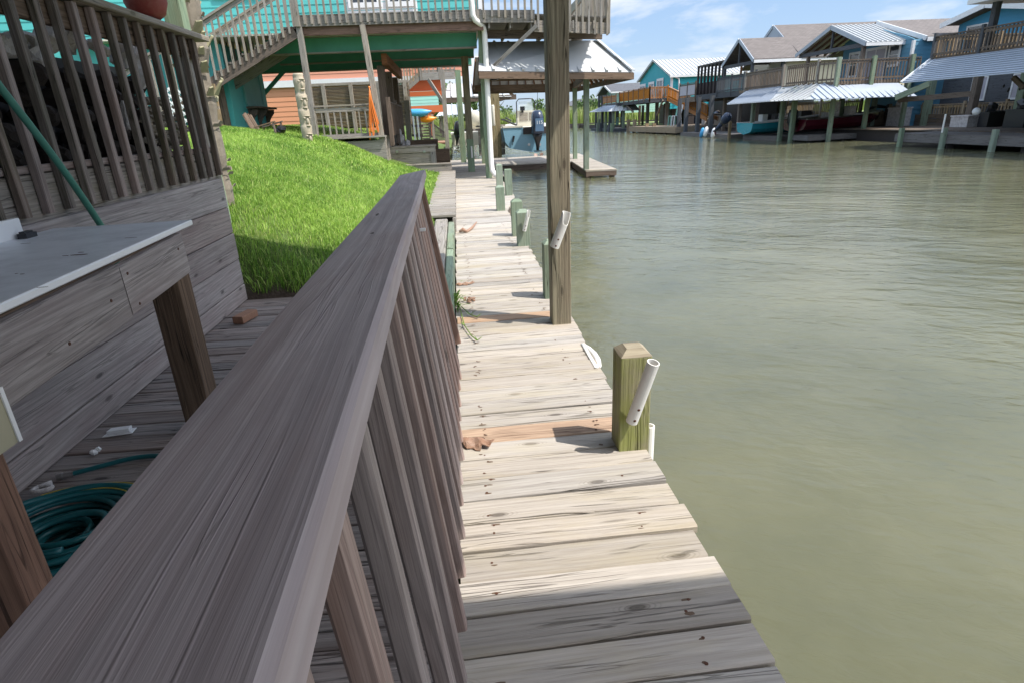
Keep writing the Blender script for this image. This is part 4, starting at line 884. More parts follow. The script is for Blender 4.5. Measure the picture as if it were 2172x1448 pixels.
# totem
tq = AY(643, 230, 14.4); tz0, tz1 = AY(655, 308, 14.4).z-.15, AY(640, 156, 14.4).z
tt = thing('tiki_totem', (tq.x, 14.4, tz0), 'tall narrow carved totem of stacked faces at the patio corner', 'totem')
m = MB(); prof = []; n = 44; Ht = tz1-tz0
for i in range(n+1):
    t = i/n; prof.append((.105+.022*abs(math.sin(t*math.pi*5.0))-.02*(abs(math.sin(t*math.pi*5+.6)) < .2), t*Ht))
m.lathe((tq.x, 14.4, tz0), prof, 14); m.build('totem_body', M['totem'], tt, smooth=True)
for k in range(4):
    m = MB(); z = tz0+Ht*(.16+.23*k); f = Vector((tq.x+.10, 14.4-.05, z)); nd = V(.65, -.75, 0).normalized(); sd = V(.75, .65, 0)
    m.ball(Vector((tq.x, 14.4, z+.02))+nd*.115, (.035, .035, .075), 8, 6); 
    for sg in (-1, 1): m.ball(Vector((tq.x, 14.4, z+.08))+nd*.10+sd*sg*.055, (.03, .03, .025), 8, 6)
    m.ball(Vector((tq.x, 14.4, z-.08))+nd*.105, (.06, .05, .022), 10, 5); m.ball(Vector((tq.x, 14.4, z+.125))+nd*.10, (.08, .06, .018), 10, 5); m.build('carved_face', M['totem'], tt, smooth=True)
m = MB(); m.lathe((tq.x-.028, 14.43, tz0), [(.098, 0), (.10, Ht*.3), (.098, Ht*.98)], 12); m.build('painted_back', M['totemgreen'], tt)
# orange cord on the second balcony post
oc = MB(); hk = AY(783.5, 186, 15.9)
for i in range(10):
    bx = 788+random.uniform(-4, 16); by = random.uniform(272, 303) if i > 3 else random.uniform(235, 270); wv_ = random.uniform(4, 15); pts = []
    for k in range(17):
        t = k/16; sd = math.sin(math.pi*t)**.8; px = 783.5+(bx-783.5)*math.sin(math.pi*t)+((t-.5)*wv_*sd); py = 187+(by-187)*math.sin(math.pi*t)**.75
        pts.append(AY(px, py, 15.90-.004*i))
    oc.tube(pts, .0085, 6)
oc.lathe(hk+V(0, .06, 0), [(.02, 0), (.03, .1)], 8, (0, -1, 0)); tag(oc.build('extension_cord', M['ocord'], smooth=True), 'bright orange extension cord looped over a balcony post', 'cord')
# Adirondack chair
cc = AY(555, 285, 15.0); ch = thing('garden_chair', (cc.x, 15.0, lawn(cc.x, 15)), 'brown slatted reclining garden chair on the lawn by the store room', 'chair')
a0, a1 = AY(519, 240, 15.1), AY(551, 283, 15.1)
for k in range(5):
    m = MB(); dy = -.25+k*.125; m.beam(a1+V(0, dy, -.12), a0+V(.02*abs(k-2), dy, -.02*abs(k-2)), .105, .022, up=(0, 1, 0) if False else (1, 0, .6)); m.build('back_slat', M['brown'], ch)
b0 = AY(590, 268, 15.1)
for dy in (-.3, .32):
    p_, q_ = AY(548, 271, 15.1)+V(0, dy, 0), AY(591, 258, 15.1)+V(0, dy, 0); m = MB(); m.beam(p_, q_, .09, .025); m.build('arm', M['brown'], ch)
    m = MB(); m.beam(q_+V(-.05, 0, -.01), q_+V(-.02, 0, -.42), .08, .03); m.build('leg', M['brown'], ch)
    m = MB(); m.beam(p_+V(.03, 0, -.02), p_+V(.0, 0, -.4), .06, .03); m.build('leg', M['brown'], ch)
m = MB()
for k in range(5): m.beam(a1+V(.02+k*.11, -.28, -.10+.012*k), a1+V(.02+k*.11, .30, -.10+.012*k), .09, .02)
m.build('seat', M['brown'], ch)
wq = AY(596, 276, 15.2); m = MB(); m.ball(wq, (.13, .16, .09), 10, 6, .2); tag(m.build('black_bag', M['black']), 'black bundle on the grass in front of the garden chair', 'bag')
# kerb end board, storage bench and steps
m = MB(); a, b = AY(845, 356, 16.28), AY(958, 347, 16.28); m.beam((a.x-.3, 16.28, .34), (b.x, 16.28, .335), .05, .20, ch=.004); m.beam((a.x-.3, 16.30, .445), (b.x, 16.30, .44), .13, .03); tag(m.build('kerb_end_board', M['grey']), 'upright plank closing the end of the lawn kerb', 'board')
bx = thing('storage_box', (-1.2, 17.1, .2), 'grey wooden dock storage box with framed front and two latches', 'box')
x0, x1, z0, z1, yf = -1.98, -.60, .22, .86, 16.95
m = MB(); m.slab([(x0, yf+.03, z0), (x1, yf+.03, z0), (x1, yf+.03, z1), (x0, yf+.03, z1)], (0, .65, 0)); m.build('body', M['grey'], bx)
for (u0, u1, v0, v1, nm) in ((x0, x1, z1-.14, z1, 'frame'), (x0, x0+.13, z0, z1-.142, 'frame'), (x1-.13, x1, z0, z1-.142, 'frame')): m = MB(); m.box((u0, yf-.01, v0), (u1, yf+.03, v1)); m.build(nm, M['grey'], bx)
m = MB(); m.box((x0-.03, yf-.03, z1+.002), (x1+.03, yf+.7, z1+.04), axis=0); m.build('lid', M['grey'], bx)
for px in (842, 900): c = AY(px, 322, yf-.02); m = MB(); m.box(c-V(.03, .005, .03), c+V(.03, .005, .03)); m.build('latch', M['chrome'], bx)
m = MB(); a, b = AY(852, 300, 19), AY(930, 327, 19); m.box((-1.78, 19, .3), (b.x, 19.6, a.z), axis=0); tag(m.build('planter_box', M['brown']), 'dark brown plank box behind the grey storage box', 'box')
m = MB(); a, b = AY(930, 318, 18.4), AY(957, 350, 18.4); m.box((a.x-.1, 18.4, .0), (b.x-.02, 19.0, a.z), axis=0); tag(m.build('plank_step', M['brown']), 'dark plank step at the end of the planter box', 'step')
m = MB(); c = AY(856, 298, 18.6)
for i in range(9): m.ball(c+V(random.uniform(-.12, .12), random.uniform(-.05, .05), random.uniform(-.2, .22)), (.07, .06, .12), 8, 6, .3)
tag(m.build('driftwood_sculpture', M['log'], smooth=True), 'grey driftwood sculpture standing under the brown picket rail', 'sculpture')
# ------------------------------------------------------------------ neighbour boat slip: platform arms, roof, boat
sp_ = thing('boat_slip', (2, 20, 0), 'U shaped plank boat slip with a narrow finger pier', 'dock')
pA, pB, pC, pD = AZ(1243, 362), AZ(1308, 359), AZ(1250, 333), AZ(1210, 336)
def planks(m, quad, n, th=.04, z=0):
    a, b, c, d = map(Vector, quad)       # a->b near edge, d->c far edge
    for i in range(n):
        t0, t1 = (i+.03)/n, (i+.97)/n; m.slab([a.lerp(d, t0)+V(0, 0, z), b.lerp(c, t0)+V(0, 0, z), b.lerp(c, t1)+V(0, 0, z), a.lerp(d, t1)+V(0, 0, z)], (0, 0, -th))
m = MB(); planks(m, (pA, pB, pC+V(.1, 2.5, 0), pD+V(.1, 2.7, 0)), 56); planks(m, (V(1.35, 16.95, 0), V(-.2, 16.95, 0), V(-.35, 21.1, 0), V(1.35, 21.1, 0)), 28)
planks(m, (V(-.35, 21.12, 0), V(4.2, 21.12, 0), V(4.5, 25.1, 0), V(-.4, 25.1, 0)), 27); m.build('plank', M['dock'], sp_)
m = MB(); m.slab([pA-V(0, -.01, .042), pB-V(0, -.01, .042), pB-V(0, -.01, .17), pA-V(0, -.01, .17)], (0, .05, 0)); m.slab([pA-V(-.01, 0, .042), pD-V(-.01, 0, .042)+V(.1, 2.7, 0), pD-V(-.01, 0, .2)+V(.1, 2.7, 0), pA-V(-.01, 0, .2)], (.05, 0, 0)); m.slab([(1.35, 21.16, -.042), (4.2, 21.16, -.042), (4.2, 21.16, -.26), (1.35, 21.16, -.26)], (0, .05, 0)); m.slab([(1.33, 16.95, -.042), (1.33, 21.1, -.042), (1.33, 21.1, -.22), (1.33, 16.95, -.22)], (-.05, 0, 0)); m.build('fascia', M['brown'], sp_)
for p_ in (pA+V(.1, .15, 0), pB+V(-.1, .15, 0), pC+V(-.1, 2, 0)): m = MB(); m.lathe((p_.x, p_.y, -.8), [(.09, 0), (.09, .75)], 10); m.build('piling', M['brown'], sp_)
br = thing('boathouse_roof', (2.6, 20, 2.5), 'white ribbed metal hip roof over the boat slip on a green post', 'roof')
eL, eR = AY(1015, 147, 16.0), V(4.86, 16.85, 2.50); eL.z = 2.62; tL, tR = V(.80, 17.4, 3.42), V(4.0, 17.6, 3.38); bR = V(4.62, 23.6, 2.50); tB = V(4.0, 21.9, 3.38); bL = V(.7, 22.3, 2.52)
for nm, q in (('front', (eL, eR, tR, tL)), ('side', (eR, bR, tB, tR)), ('back', (bR, bL, V(.8, 20.9, 3.4), tB))): m = MB(); metal_roof(m, *q, pitch=.36); m.build('roof_sheet', M['metalroof'], br)
m = MB(); m.beam(eR+V(0, 0, .05), tR+V(0, 0, .05), .2, .02); m.build('hip_cap', M['metalroof'], br)
m = MB()
for a, b in ((eL, eR), (eR, bR), (bR, bL)): m.beam(a-V(0, 0, .10), b-V(0, 0, .10), .04, .16)
m.build('eave_board', M['brown'], br)
m = MB()
for i in range(13):
    t = i/12; a = eL.lerp(eR, t); b = tL.lerp(tR, t); m.beam(a-V(0, -.1, .06), b-V(0, 0, .10), .035, .1)
    c = eR.lerp(bR, t); d = tR.lerp(tB, t); m.beam(c-V(.1, 0, .06), d-V(0, 0, .1), .035, .1); c = bR.lerp(bL, t); d = tB.lerp(V(.8, 20.9, 3.4), t); m.beam(c-V(0, .1, .06), d-V(0, 0, .1), .035, .1)
m.build('rafter', M['redbrown'], br)
m = MB(); m.beam((.75, 17.35, 2.55), (4.0, 17.45, 2.5), .1, .2); m.beam((.75, 21.9, 2.5), (4.3, 22.3, 2.45), .1, .2); m.beam((3.75, 17.4, 2.52), (4.3, 22.3, 2.48), .1, .2); m.build('header_beam', M['brown'], br)
post(br, (3.70, 17.42), -.02, 2.45, .145, M['green'], 'roof_post'); post(br, (4.3, 22.2), -.02, 2.4, .145, M['green'], 'roof_post'); post(br, (.95, 22.2), -.02, 2.45, .145, M['green'], 'roof_post')
c = AY(1048, 166, 16.8); m = MB(); m.lathe(c, [(.07, -.06), (.11, -.03), (.11, .05), (.05, .08)], 12); m.build('flood_lamp', M['black'], br)
# blue-grey skiff on its lift
YB = 25.9; bc = AY(1137, 295, YB).x
def hull(t, mat, cx, ys, L, hw, zk, zg, bow=1, tilt=0, name='hull', seg=9, top=None):
    m = MB(); n = 14; rows = []
    for i in range(n+1):
        u = i/n; w = hw*(1-max(0, (u-.45)/.55)**2.2*.97); k = zk+(zg-zk)*max(0, (u-.55)/.45)**2*.75; y = ys+bow*L*u; zz = tilt*u; g = zg+.18*u*u
        rows.append([(cx-w, y, g+zz), (cx-w*.93, y, k+(g-k)*.45+zz), (cx-w*.80, y, k+(g-k)*.22+zz), (cx, y, k+zz), (cx+w*.80, y, k+(g-k)*.22+zz), (cx+w*.93, y, k+(g-k)*.45+zz), (cx+w, y, g+zz)])
    vs = [p for r in rows for p in r]; fs = []
    for i in range(n):
        for j in range(6): a = i*7+j; fs.append((a, a+1, a+8, a+7))
    fs.append(tuple(range(7))); m.add(vs, fs); o = m.build(name, mat, t)
    m = MB()
    for i in range(n):
        a, b = rows[i], rows[i+1]
        m.add([a[0], a[6], b[6], b[0]], [(0, 1, 2, 3)])
    dk_ = m.build('deck', top or M['cream'], t); return rows
bt = thing('blue_skiff', (bc, YB, .3), 'blue grey skiff with centre console hoisted over the slip, stern to the viewer', 'boat')
zk, zg = AY(1130, 325, YB).z, AY(1100, 271, YB).z
rows = hull(bt, M['hull'], bc, YB, 5.2, bc-AY(1066, 272, YB).x, zk, zg)
m = MB(); r0 = rows[0]; w_ = bc-r0[0][0]
m.slab([(bc-w_+.02, YB-.03, zg+.0), (bc-.55, YB-.03, zg), (bc-.55, YB+.5, zg+.0), (bc-w_+.02, YB+.5, zg)], (0, 0, .07)); m.slab([(bc+.55, YB-.03, zg), (bc+w_-.02, YB-.03, zg), (bc+w_-.02, YB+.5, zg), (bc+.55, YB+.5, zg)], (0, 0, .07)); m.build('gunwale', M['cream'], bt)
m = MB(); m.slab([(bc-.54, YB-.02, zg-.28), (bc+.54, YB-.02, zg-.28), (bc+.54, YB-.02, zg-.001), (bc-.54, YB-.02, zg-.001)], (0, -.012, 0)); m.build('motor_well', M['charcoal'], bt)
m = MB(); c0, c1 = AY(1097, 236, YB+1.6), AY(1135, 268, YB+1.6); m.slab([(c0.x, YB+1.6, zg-.25), (c0.x+.95, YB+1.6, zg-.25), (c0.x+.95, YB+1.6, c0.z), (c0.x, YB+1.6, c0.z)], (0, .7, 0)); con = m.build('console', M['cream'], bt)
m = MB()
for k in range(2): m.slab([(c0.x+.10+k*.42, YB+1.598, c0.z-.42), (c0.x+.46+k*.42, YB+1.598, c0.z-.42), (c0.x+.46+k*.42, YB+1.598, c0.z-.08), (c0.x+.10+k*.42, YB+1.598, c0.z-.08)], (0, -.015, 0))
m.build('console_door', M['grey'], con)
m = MB(); w0, w1 = AY(1095, 211, YB+1.7), AY(1134, 211, YB+1.7); zt2 = w0.z; m.tube([(w0.x, YB+1.7, c0.z-.3), (w0.x, YB+1.7, zt2-.12), (w0.x+.1, YB+1.7, zt2), (w1.x-.1, YB+1.7, zt2), (w1.x, YB+1.7, zt2-.12), (w1.x, YB+1.7, c0.z-.3)], .022, 8); m.build('grab_rail', M['black'], bt, smooth=True)
wg, nt, p = newmat('tinted_windscreen'); p.inputs['Base Color'].default_value = (.75, .82, .85, 1); p.inputs['Alpha'].default_value = .35; p.inputs['Roughness'].default_value = .05
m = MB(); m.slab([(w0.x+.06, YB+1.72, c0.z), (w1.x-.06, YB+1.72, c0.z), (w1.x-.1, YB+1.75, zt2-.1), (w0.x+.1, YB+1.75, zt2-.1)], (0, .01, 0)); m.build('windscreen', wg, bt)
m = MB(); c = AY(1108, 231, YB+1.55); m.box((c.x-.10, c.y-.03, c.z-.08), (c.x+.10, c.y+.03, c.z+.09)); m.box((c.x-.04, c.y-.01, c.z-.16), (c.x+.04, c.y+.03, c.z-.08)); m.build('chart_plotter', M['black'], bt)
m = MB(); m.tube([AY(1140, 240, YB+1.8), AY(1141, 100, YB+1.8)], [.012, .006], 6); m.build('antenna', M['black'], bt)
m = MB(); c = AY(1092, 258, YB+.9); m.tube([AY(1063, 254, YB+.8), AY(1070, 255, YB+.8), AY(1085, 262, YB+.8), AY(1096, 266, YB+.8)], .04, 8); m.tube([AY(1072, 250, YB+.7), AY(1085, 257, YB+.7)], .03, 8); m.build('trolling_motor', M['black'], bt)
m = MB(); m.tube([AY(1090, 289, YB-.06), AY(1088, 302, YB-.06)], [.05, .03], 8); m.tube([AY(1088, 302, YB-.06), AY(1087, 309, YB-.06)], .015, 6); m.build('power_anchor', M['black'], bt)
m = MB()
for px in (1122, 1145): m.lathe(AY(px, 307, YB-.02), [(.055, 0), (.055, .03), (.03, .032)], 12, (0, -1, 0))
m.build('scupper', M['chrome'], bt)
mo = thing('outboard', (0, 0, 0), 'x', 'x'); bpy.data.objects.remove(mo)
def outboard(parent, pt, pb, y, sc_, mats, tilt=None):
    """outboard seen from astern: cowl, midsection, gearcase, propeller; pt top, pb propeller centre"""
    H_ = pt.z-pb.z; cx = pt.x
    def tr(x, yy, z): return V(cx+(pb.x-pt.x)*(1-(z-pb.z)/H_)+x*H_, y+yy*H_, pb.z+z*H_)
    def ring(z, wx, w0, w1, r=.35, n=12):
        out = []
        for k in range(n):
            g = 2*math.pi*k/n; c_, s_ = math.cos(g), math.sin(g); c_ = math.copysign(abs(c_)**.6, c_); s_ = math.copysign(abs(s_)**.6, s_)
            out.append(tr(wx*c_, (w0+w1)/2+(w1-w0)/2*s_, z))
        return out
    def loft(rings, name, mat, par):
        m = MB(); n = len(rings[0]); vs = [p for r in rings for p in r]; fs = []
        for i in range(len(rings)-1):
            for k in range(n): l = (k+1) % n; fs.append((i*n+k, i*n+l, (i+1)*n+l, (i+1)*n+k))
        fs.append(tuple(range(n-1, -1, -1))); fs.append(tuple(range((len(rings)-1)*n, len(rings)*n))); m.add(vs, fs); return m.build(name, mat, par, smooth=True)
    cow = loft([ring(.50, .10, -.20, .17), ring(.53, .135, -.25, .20), ring(.72, .135, -.255, .21), ring(.86, .125, -.24, .20), ring(.95, .10, -.2, .17), ring(.985, .06, -.14, .12)], 'outboard_cowl', mats[0], parent)
    loft([ring(.16, .028, -.05, .06), ring(.30, .045, -.08, .08), ring(.42, .085, -.16, .12), ring(.498, .105, -.2, .16)], 'outboard_leg', mats[1], cow)
    m = MB(); m.lathe(tr(0, .12, 0), [(.01*H_, 0), (.045*H_, .05*H_), (.05*H_, .14*H_), (.04*H_, .26*H_)], 12, (0, -1, 0)); m.slab([tr(-.006, -.1, -.16), tr(-.006, .08, -.03), tr(-.006, -.12, -.03)], (.012*H_, 0, 0)); m.box(tr(-.08, -.16, .135), tr(.08, .12, .15), axis=0); m.build('gearcase', mats[1], cow)
    m = MB()
    for k in range(4):
        g = math.pi/4+math.pi/2*k; d = V(math.cos(g), 0, math.sin(g)); s = V(-d.z, 0, d.x); o = tr(0, -.16, 0); m.slab([o+d*.03*H_, o+(d*.08+s*.055)*H_-V(0, .02*H_, 0), o+(d*.135+s*.03)*H_, o+(d*.135-s*.02)*H_+V(0, .02*H_, 0), o+(d*.08-s*.035)*H_+V(0, .02*H_, 0)], (0, -.008*H_, 0))
    m.lathe(tr(0, -.14, 0), [(.03*H_, 0), (.03*H_, .06*H_), (.012*H_, .07*H_)], 10, (0, -1, 0)); m.build('propeller', mats[2], cow)
    return cow, tr, H_
cow, tr, H_ = outboard(bt, AY(1139, 233, YB-.45), AY(1141, 335, YB-.45), YB-.45, 1, (M['navy'], M['black'], flat('bronze_propeller', (.33, .23, .19), .4, metal=.3)))
m = MB(); m.slab([tr(-.075, -.262, .56), tr(.105, -.262, .56), tr(.10, -.258, .82), tr(-.07, -.258, .82)], (0, -.004, 0)); m.build('cowl_panel', flat('blue_grey_decal', (.10, .17, .27), .3), cow)
def text(s, p, size, mat, parent, name='lettering', rot=(math.pi/2, 0, 0)):
    c = bpy.data.curves.new(name, 'FONT'); c.body = s; c.size = size; c.extrude = .002; c.align_x = 'CENTER'; c.align_y = 'CENTER'; c.materials.append(mat); q_ = bpy.data.objects.new('tmp', c); COL.objects.link(q_); bpy.context.view_layer.update(); me = bpy.data.meshes.new_from_object(q_.evaluated_get(bpy.context.evaluated_depsgraph_get())); bpy.data.objects.remove(q_); o = bpy.data.objects.new(name, me); COL.objects.link(o); o.parent = parent; o.location = Vector(p)-wloc(parent); o.rotation_euler = rot; return o
text('115', tr(.015, -.272, .735), .10*H_, M['white'], cow)
# boat lift posts and a dock box behind
for px, yb in ((1057, 26.5), (1049, 25.4)): a = AY(px, 280, yb); m = MB(); m.beam((a.x, yb, -.6), (a.x, yb, 2.7), .2, .2, up=(0, 1, 0)); tag(m.build('lift_post', M['tall']), 'timber lift post beside the blue skiff' if px > 1050 else 'timber lift post left of the blue skiff nearest the downpipe', 'post', 'posts of the boat lift')
m = MB(); a = AY(1046, 245, 25.2); m.lathe((a.x, 25.2, AY(1046, 268, 25.2).z), [(.05, 0), (.07, .03), (.07, .75), (.05, .8)], 12); tag(m.build('lift_motor', M['cream'], smooth=True), 'cream cylinder fender hanging on the lift post', 'fender')
m = MB(); a, b = AY(1018, 271, 27.5), AY(1062, 318, 27.5); db = thing('dock_box', ((a.x+b.x)/2, 27.5, 0), 'long grey planked dock bench box left of the blue skiff', 'box')
for i in range(4): m = MB(); m.beam((a.x-.1, 27.5, .12+i*.27), (b.x+.2, 27.5, .12+i*.27), .04, .262); m.build('board', M['grey'], db)
m = MB(); m.slab([(a.x-.15, 27.4, 1.2), (b.x+.25, 27.4, 1.2), (b.x+.25, 28.6, 1.2), (a.x-.15, 28.6, 1.2)], (0, 0, .06)); m.build('lid', M['grey'], db)
# ------------------------------------------------------------------ orange house and what lies behind the teal house
oh = thing('orange_house', (-6, 28, 1.1), 'salmon and orange house with a white belt board seen through the teal carport', 'house')
m = MB(); siding(m, (-16, 28, 0), (1, 0, 0), (0, -1, 0), [(0, 3.42), (14.3, 3.42), (14.3, 6.4), (0, 6.4)], .2); m.build('upper_wall', M['salmon'], oh)
m = MB(); siding(m, (-16, 28.05, 0), (1, 0, 0), (0, -1, 0), [(0, .8), (13.2, .8), (13.2, 3.2), (0, 3.2)], .2); m.build('lower_wall', M['orange'], oh)
m = MB(); m.box((-16, 27.93, 3.15), (-1.6, 28.1, 3.40)); m.build('belt_board', M['trim'], oh)
a, b = AY(863, 167, 29.5), AY(937, 203, 29.5); m = MB(); m.slab([(a.x, 29.5, b.z+.22), (b.x, 29.5, b.z+.22), (b.x, 29.5, a.z), (a.x, 29.5, a.z)], (0, .1, 0)); m.box((a.x, 29.4, b.z), (b.x+.3, 29.6, b.z+.2)); m.build('orange_band', M['orangetrim'], oh)
a, b = AY(800, 132, 28.5), AY(990, 142, 28.5); m = MB(); siding(m, (a.x, 29.3, 0), (1, 0, 0), (0, -1, 0), [(0, 3.4), (b.x-a.x, 3.4), (b.x-a.x, 5.5), (0, 5.5)], .2); m.build('upper_wall', M['salmon'], oh)
a, b = AY(893, 163, 27.2), AY(965, 163, 27.2); railing(oh, (a.x, 27.2, a.z+.1), (b.x, 27.2, a.z+.1), 1.05, .16, M['grey'], (0, .55), bal=.06)
m = MB(); m.box((a.x, 27.15, a.z-.15), (b.x, 27.22, a.z+.15)); m.build('deck_rim', M['grey'], oh)
s0, s1 = AY(849, 198, 27.2), AY(894, 158, 27.2); m = MB(); m.beam(s0, s1, .05, .28); m.build('stringer', M['grey'], oh)
m = MB(); m.beam(s0+V(0, 0, 1.05), s1+V(0, 0, 1.05), .08, .06)
for i in range(9): q = s0.lerp(s1, i/8); m.beam(q, q+V(0, 0, 1.05), .06, .06)
m.build('stair_rail', M['farlight'], oh)
m = MB(); m.beam(AY(908, 168, 27.2), AY(944, 224, 26.9), .09, .13); m.build('diagonal_brace', M['grey'], oh)
q = AZ(951, 338); m = MB(); t_ = AY(938, 148, q.y); m.beam((q.x, q.y, 0), (t_.x, q.y, t_.z), .17, .17, up=(0, 1, 0)); m.build('deck_post', M['grey'], oh)
a, b = AY(862, 205, 22.5), AY(868, 300, 22.5); m = MB(); m.beam(b-V(0, 0, .4), a, .18, .18, up=(0, 1, 0)); m.build('deck_post', M['grey'], oh)
m = MB(); e0, e1_ = AY(944, 205, 27), AY(1010, 205, 27); metal_roof(m, AY(942, 208, 26.5), AY(1085, 205, 26.5), AY(1062, 178, 28.2), AY(950, 178, 28.2), .3); m.build('awning_sheet', M['metalroof'], oh)
m = MB(); e2 = AY(1095, 206, 26.6); m.beam(AY(942, 214, 26.5), e2, .05, .2); m.slab([AY(1062, 180, 28.2), e2, AY(1060, 216, 33), AY(1040, 190, 32)], (0, 0, .03)); m.build('awning_beam', M['brown'], oh)
rk = thing('kayak_rack', (-1.6, 34, .4), 'grey timber kayak rack on the lawn behind the benches', 'rack')
for px in (878, 921): a = AY(px, 300, 34); post(rk, (a.x, 34), a.z-.4, 1.9, .12, M['grey'], 'rack_post')
m = MB(); 
for i in range(7): z = AY(890, 296-i*6, 34.2).z; m.beam((AY(883, 280, 34.2).x, 34.2, z), (AY(912, 280, 34.2).x, 34.2, z), .04, .1)
m.build('rack_slat', M['grey'], rk)
def kayak(p0, p1, r, mat, label):
    n = 14; pts = []; rs = []
    for i in range(n+1): t = i/n; pts.append(p0.lerp(p1, t)+V(0, 0, .10*(2*t-1)**2)); rs.append(max(.02, r*(1-(abs(2*t-1))**2.4)))
    m = MB(); m.tube(pts, rs, 10); tag(m.build('kayak', mat, smooth=True), label, 'kayak')
kayak(AY(852, 241, 33.6), AY(916, 240, 33.6), .22, M['skyblue'], 'sky blue kayak lying on the upper arm of the rack')
kayak(AY(880, 253, 33.8), AY(926, 254, 33.8), .18, M['kayako'], 'orange kayak lying on the lower arm of the rack')
fh = thing('aqua_house', (-2, 46, 2), 'pale aqua house on orange beams far beyond the kayaks', 'house')
a, b = AY(845, 210, 46), AY(931, 225, 46); m = MB(); siding(m, (a.x, 46, 0), (1, 0, 0), (0, -1, 0), [(0, b.z), (b.x-a.x, b.z), (b.x-a.x, b.z+2.6), (0, b.z+2.6)], .22); m.build('wall', M['aqua'], fh)
a, b = AY(850, 227, 45.8), AY(940, 238, 45.8); m = MB(); m.box((a.x, 45.6, b.z), (b.x, 45.8, a.z)); m.beam(AY(912, 250, 45.8), AY(928, 232, 45.8), .15, .15); q = AY(914, 300, 45.8); m.box((AY(909, 260, 45.8).x, 45.65, .3), (AY(917, 260, 45.8).x, 45.85, a.z), axis=2); m.build('orange_beam', M['orangetrim'], fh)
ws = thing('white_roof_shelter', (1, 52, 0), 'low white metal roof shelter far behind the orange house stairs', 'shelter')
m = MB(); metal_roof(m, AY(925, 247, 50), AY(1008, 240, 50), AY(995, 222, 53), AY(945, 222, 53), .4); m.build('roof', M['metalroof'], ws)
for px in (937, 980, 1004): a = AY(px, 250, 51); post(ws, (a.x, 51), -.2, a.z+.1, .2, M['grey'], 'shelter_post')
sr = thing('ramp_rail', (-.5, 40, .3), 'dark brown picket rail sloping down beside the far lawn', 'railing')
a, b = AY(910, 258, 40), AY(946, 284, 40); m = MB(); m.beam(a, b, .08, .1); m.beam(a-V(0, 0, .85), b-V(0, 0, .85), .08, .1)
for i in range(14): q = a.lerp(b, i/13); m.beam(q-V(0, 0, .9), q, .05, .05)
for q in (a, b): m.beam(q-V(0, 0, 1.0), q+V(0, 0, .1), .12, .12)
m.build('picket_rail', M['charcoal'], sr)
m = MB(); a, b = AY(909, 300, 37), AY(950, 292, 37); m.slab([(a.x, 37, .3), (b.x, 37, .3), (b.x, 40, .3), (a.x, 40, .3)], (0, 0, .08)); tag(m.build('brick_pad', M['brick']), 'pinkish landing pad at the foot of the dark picket rail', 'landing')
fp = thing('folding_pallets', (-1.8, 24, .4), 'stack of dark slatted panels leaning beside a grey post', 'panel')
for i in range(4): a = AY(876+i*4.5, 247, 24.3); b = AY(882+i*4.5, 306, 24.3); m = MB(); m.beam(b, a, .05, .06); m.build('slat', M['charcoal'] if i % 2 else M['grey_shade_roof'], fp)
m = MB()
for y_ in (268, 288): m.beam(AY(874, y_, 24.35), AY(897, y_, 24.35), .04, .08)
m.build('cross_bar', M['charcoal'], fp)
# dark boat with black motor on its lift beyond the green posts
db2 = thing('covered_skiff', (1, 33, .5), 'grey skiff with black outboard on a lift, half hidden by the green posts', 'boat')
a, b = AY(958, 322, 30), AY(1010, 322, 30)
m = MB(); c = AY(985, 300, 30.5); m.slab([(c.x-.55, 30.5, .35), (c.x+.75, 30.5, .35), (c.x+.85, 30.5, .95), (c.x-.65, 30.5, .95)], (0, 3.5, 0)); m.build('hull', M['cream'], db2)
outboard(db2, AY(975, 256, 30.1), AY(970, 318, 30.1), 30.1, 1, (M['black'], M['black'], M['chrome']))
m = MB(); c = AY(1008, 255, 34); m.box(c+V(-.3, 0, -.45), c+V(.3, .3, .25), axis=0); m.ball(c+V(0, 0, .1), (.35, .25, .4), 10, 8); m.build('leaning_seat', M['cream'], db2, smooth=True)
m = MB(); m.tube([AY(985, 292, 30.4), AY(975, 275, 30.4), AY(966, 262, 30.4)], .02, 6); m.tube([AY(992, 300, 30.4), AY(1000, 268, 30.4)], .02, 6); m.build('lift_cable', M['black'], db2)

# ------------------------------------------------------------------ right bank
rb, nt, p = newmat('bank_soil'); N = NT(nt); geo = N.n('ShaderNodeNewGeometry'); N.l(N.mix(N.ramp(N.noise(geo.outputs['Position'], .8, 5, .7), .35, .7), (.10, .16, .03), (.24, .27, .09)), p.inputs['Base Color']); p.inputs['Roughness'].default_value = .95
m = MB(); m.slab([(20.6, -250, .25), (1500, -250, .25), (1500, 96, .25), (20.6, 96, .25)], (0, 0, -1.2)); tag(m.build('right_bank', rb), kind='structure')
m = MB(); m.slab([(-1500, 97.2, .22), (2500, 97.2, .22), (2500, 3900, .22), (-1500, 3900, .22)], (0, 0, -1.0)); tag(m.build('meadow', rb), kind='structure')
bh = thing('bulkhead', (15, 97, 0), 'dark plank bulkhead with short pilings at the far end of the canal', 'bulkhead')
m = MB(); m.box((-20, 97.0, -.6), (60, 97.15, .42)); m.build('plank_face', M['charcoal'], bh)
for i in range(36): m = MB(); x = 8+i*.62; m.lathe((x, 96.85, -.8), [(.12, 0), (.12, 1.05+.1*math.sin(i*1.7))], 8); m.build('piling', M['fargrey'], bh)
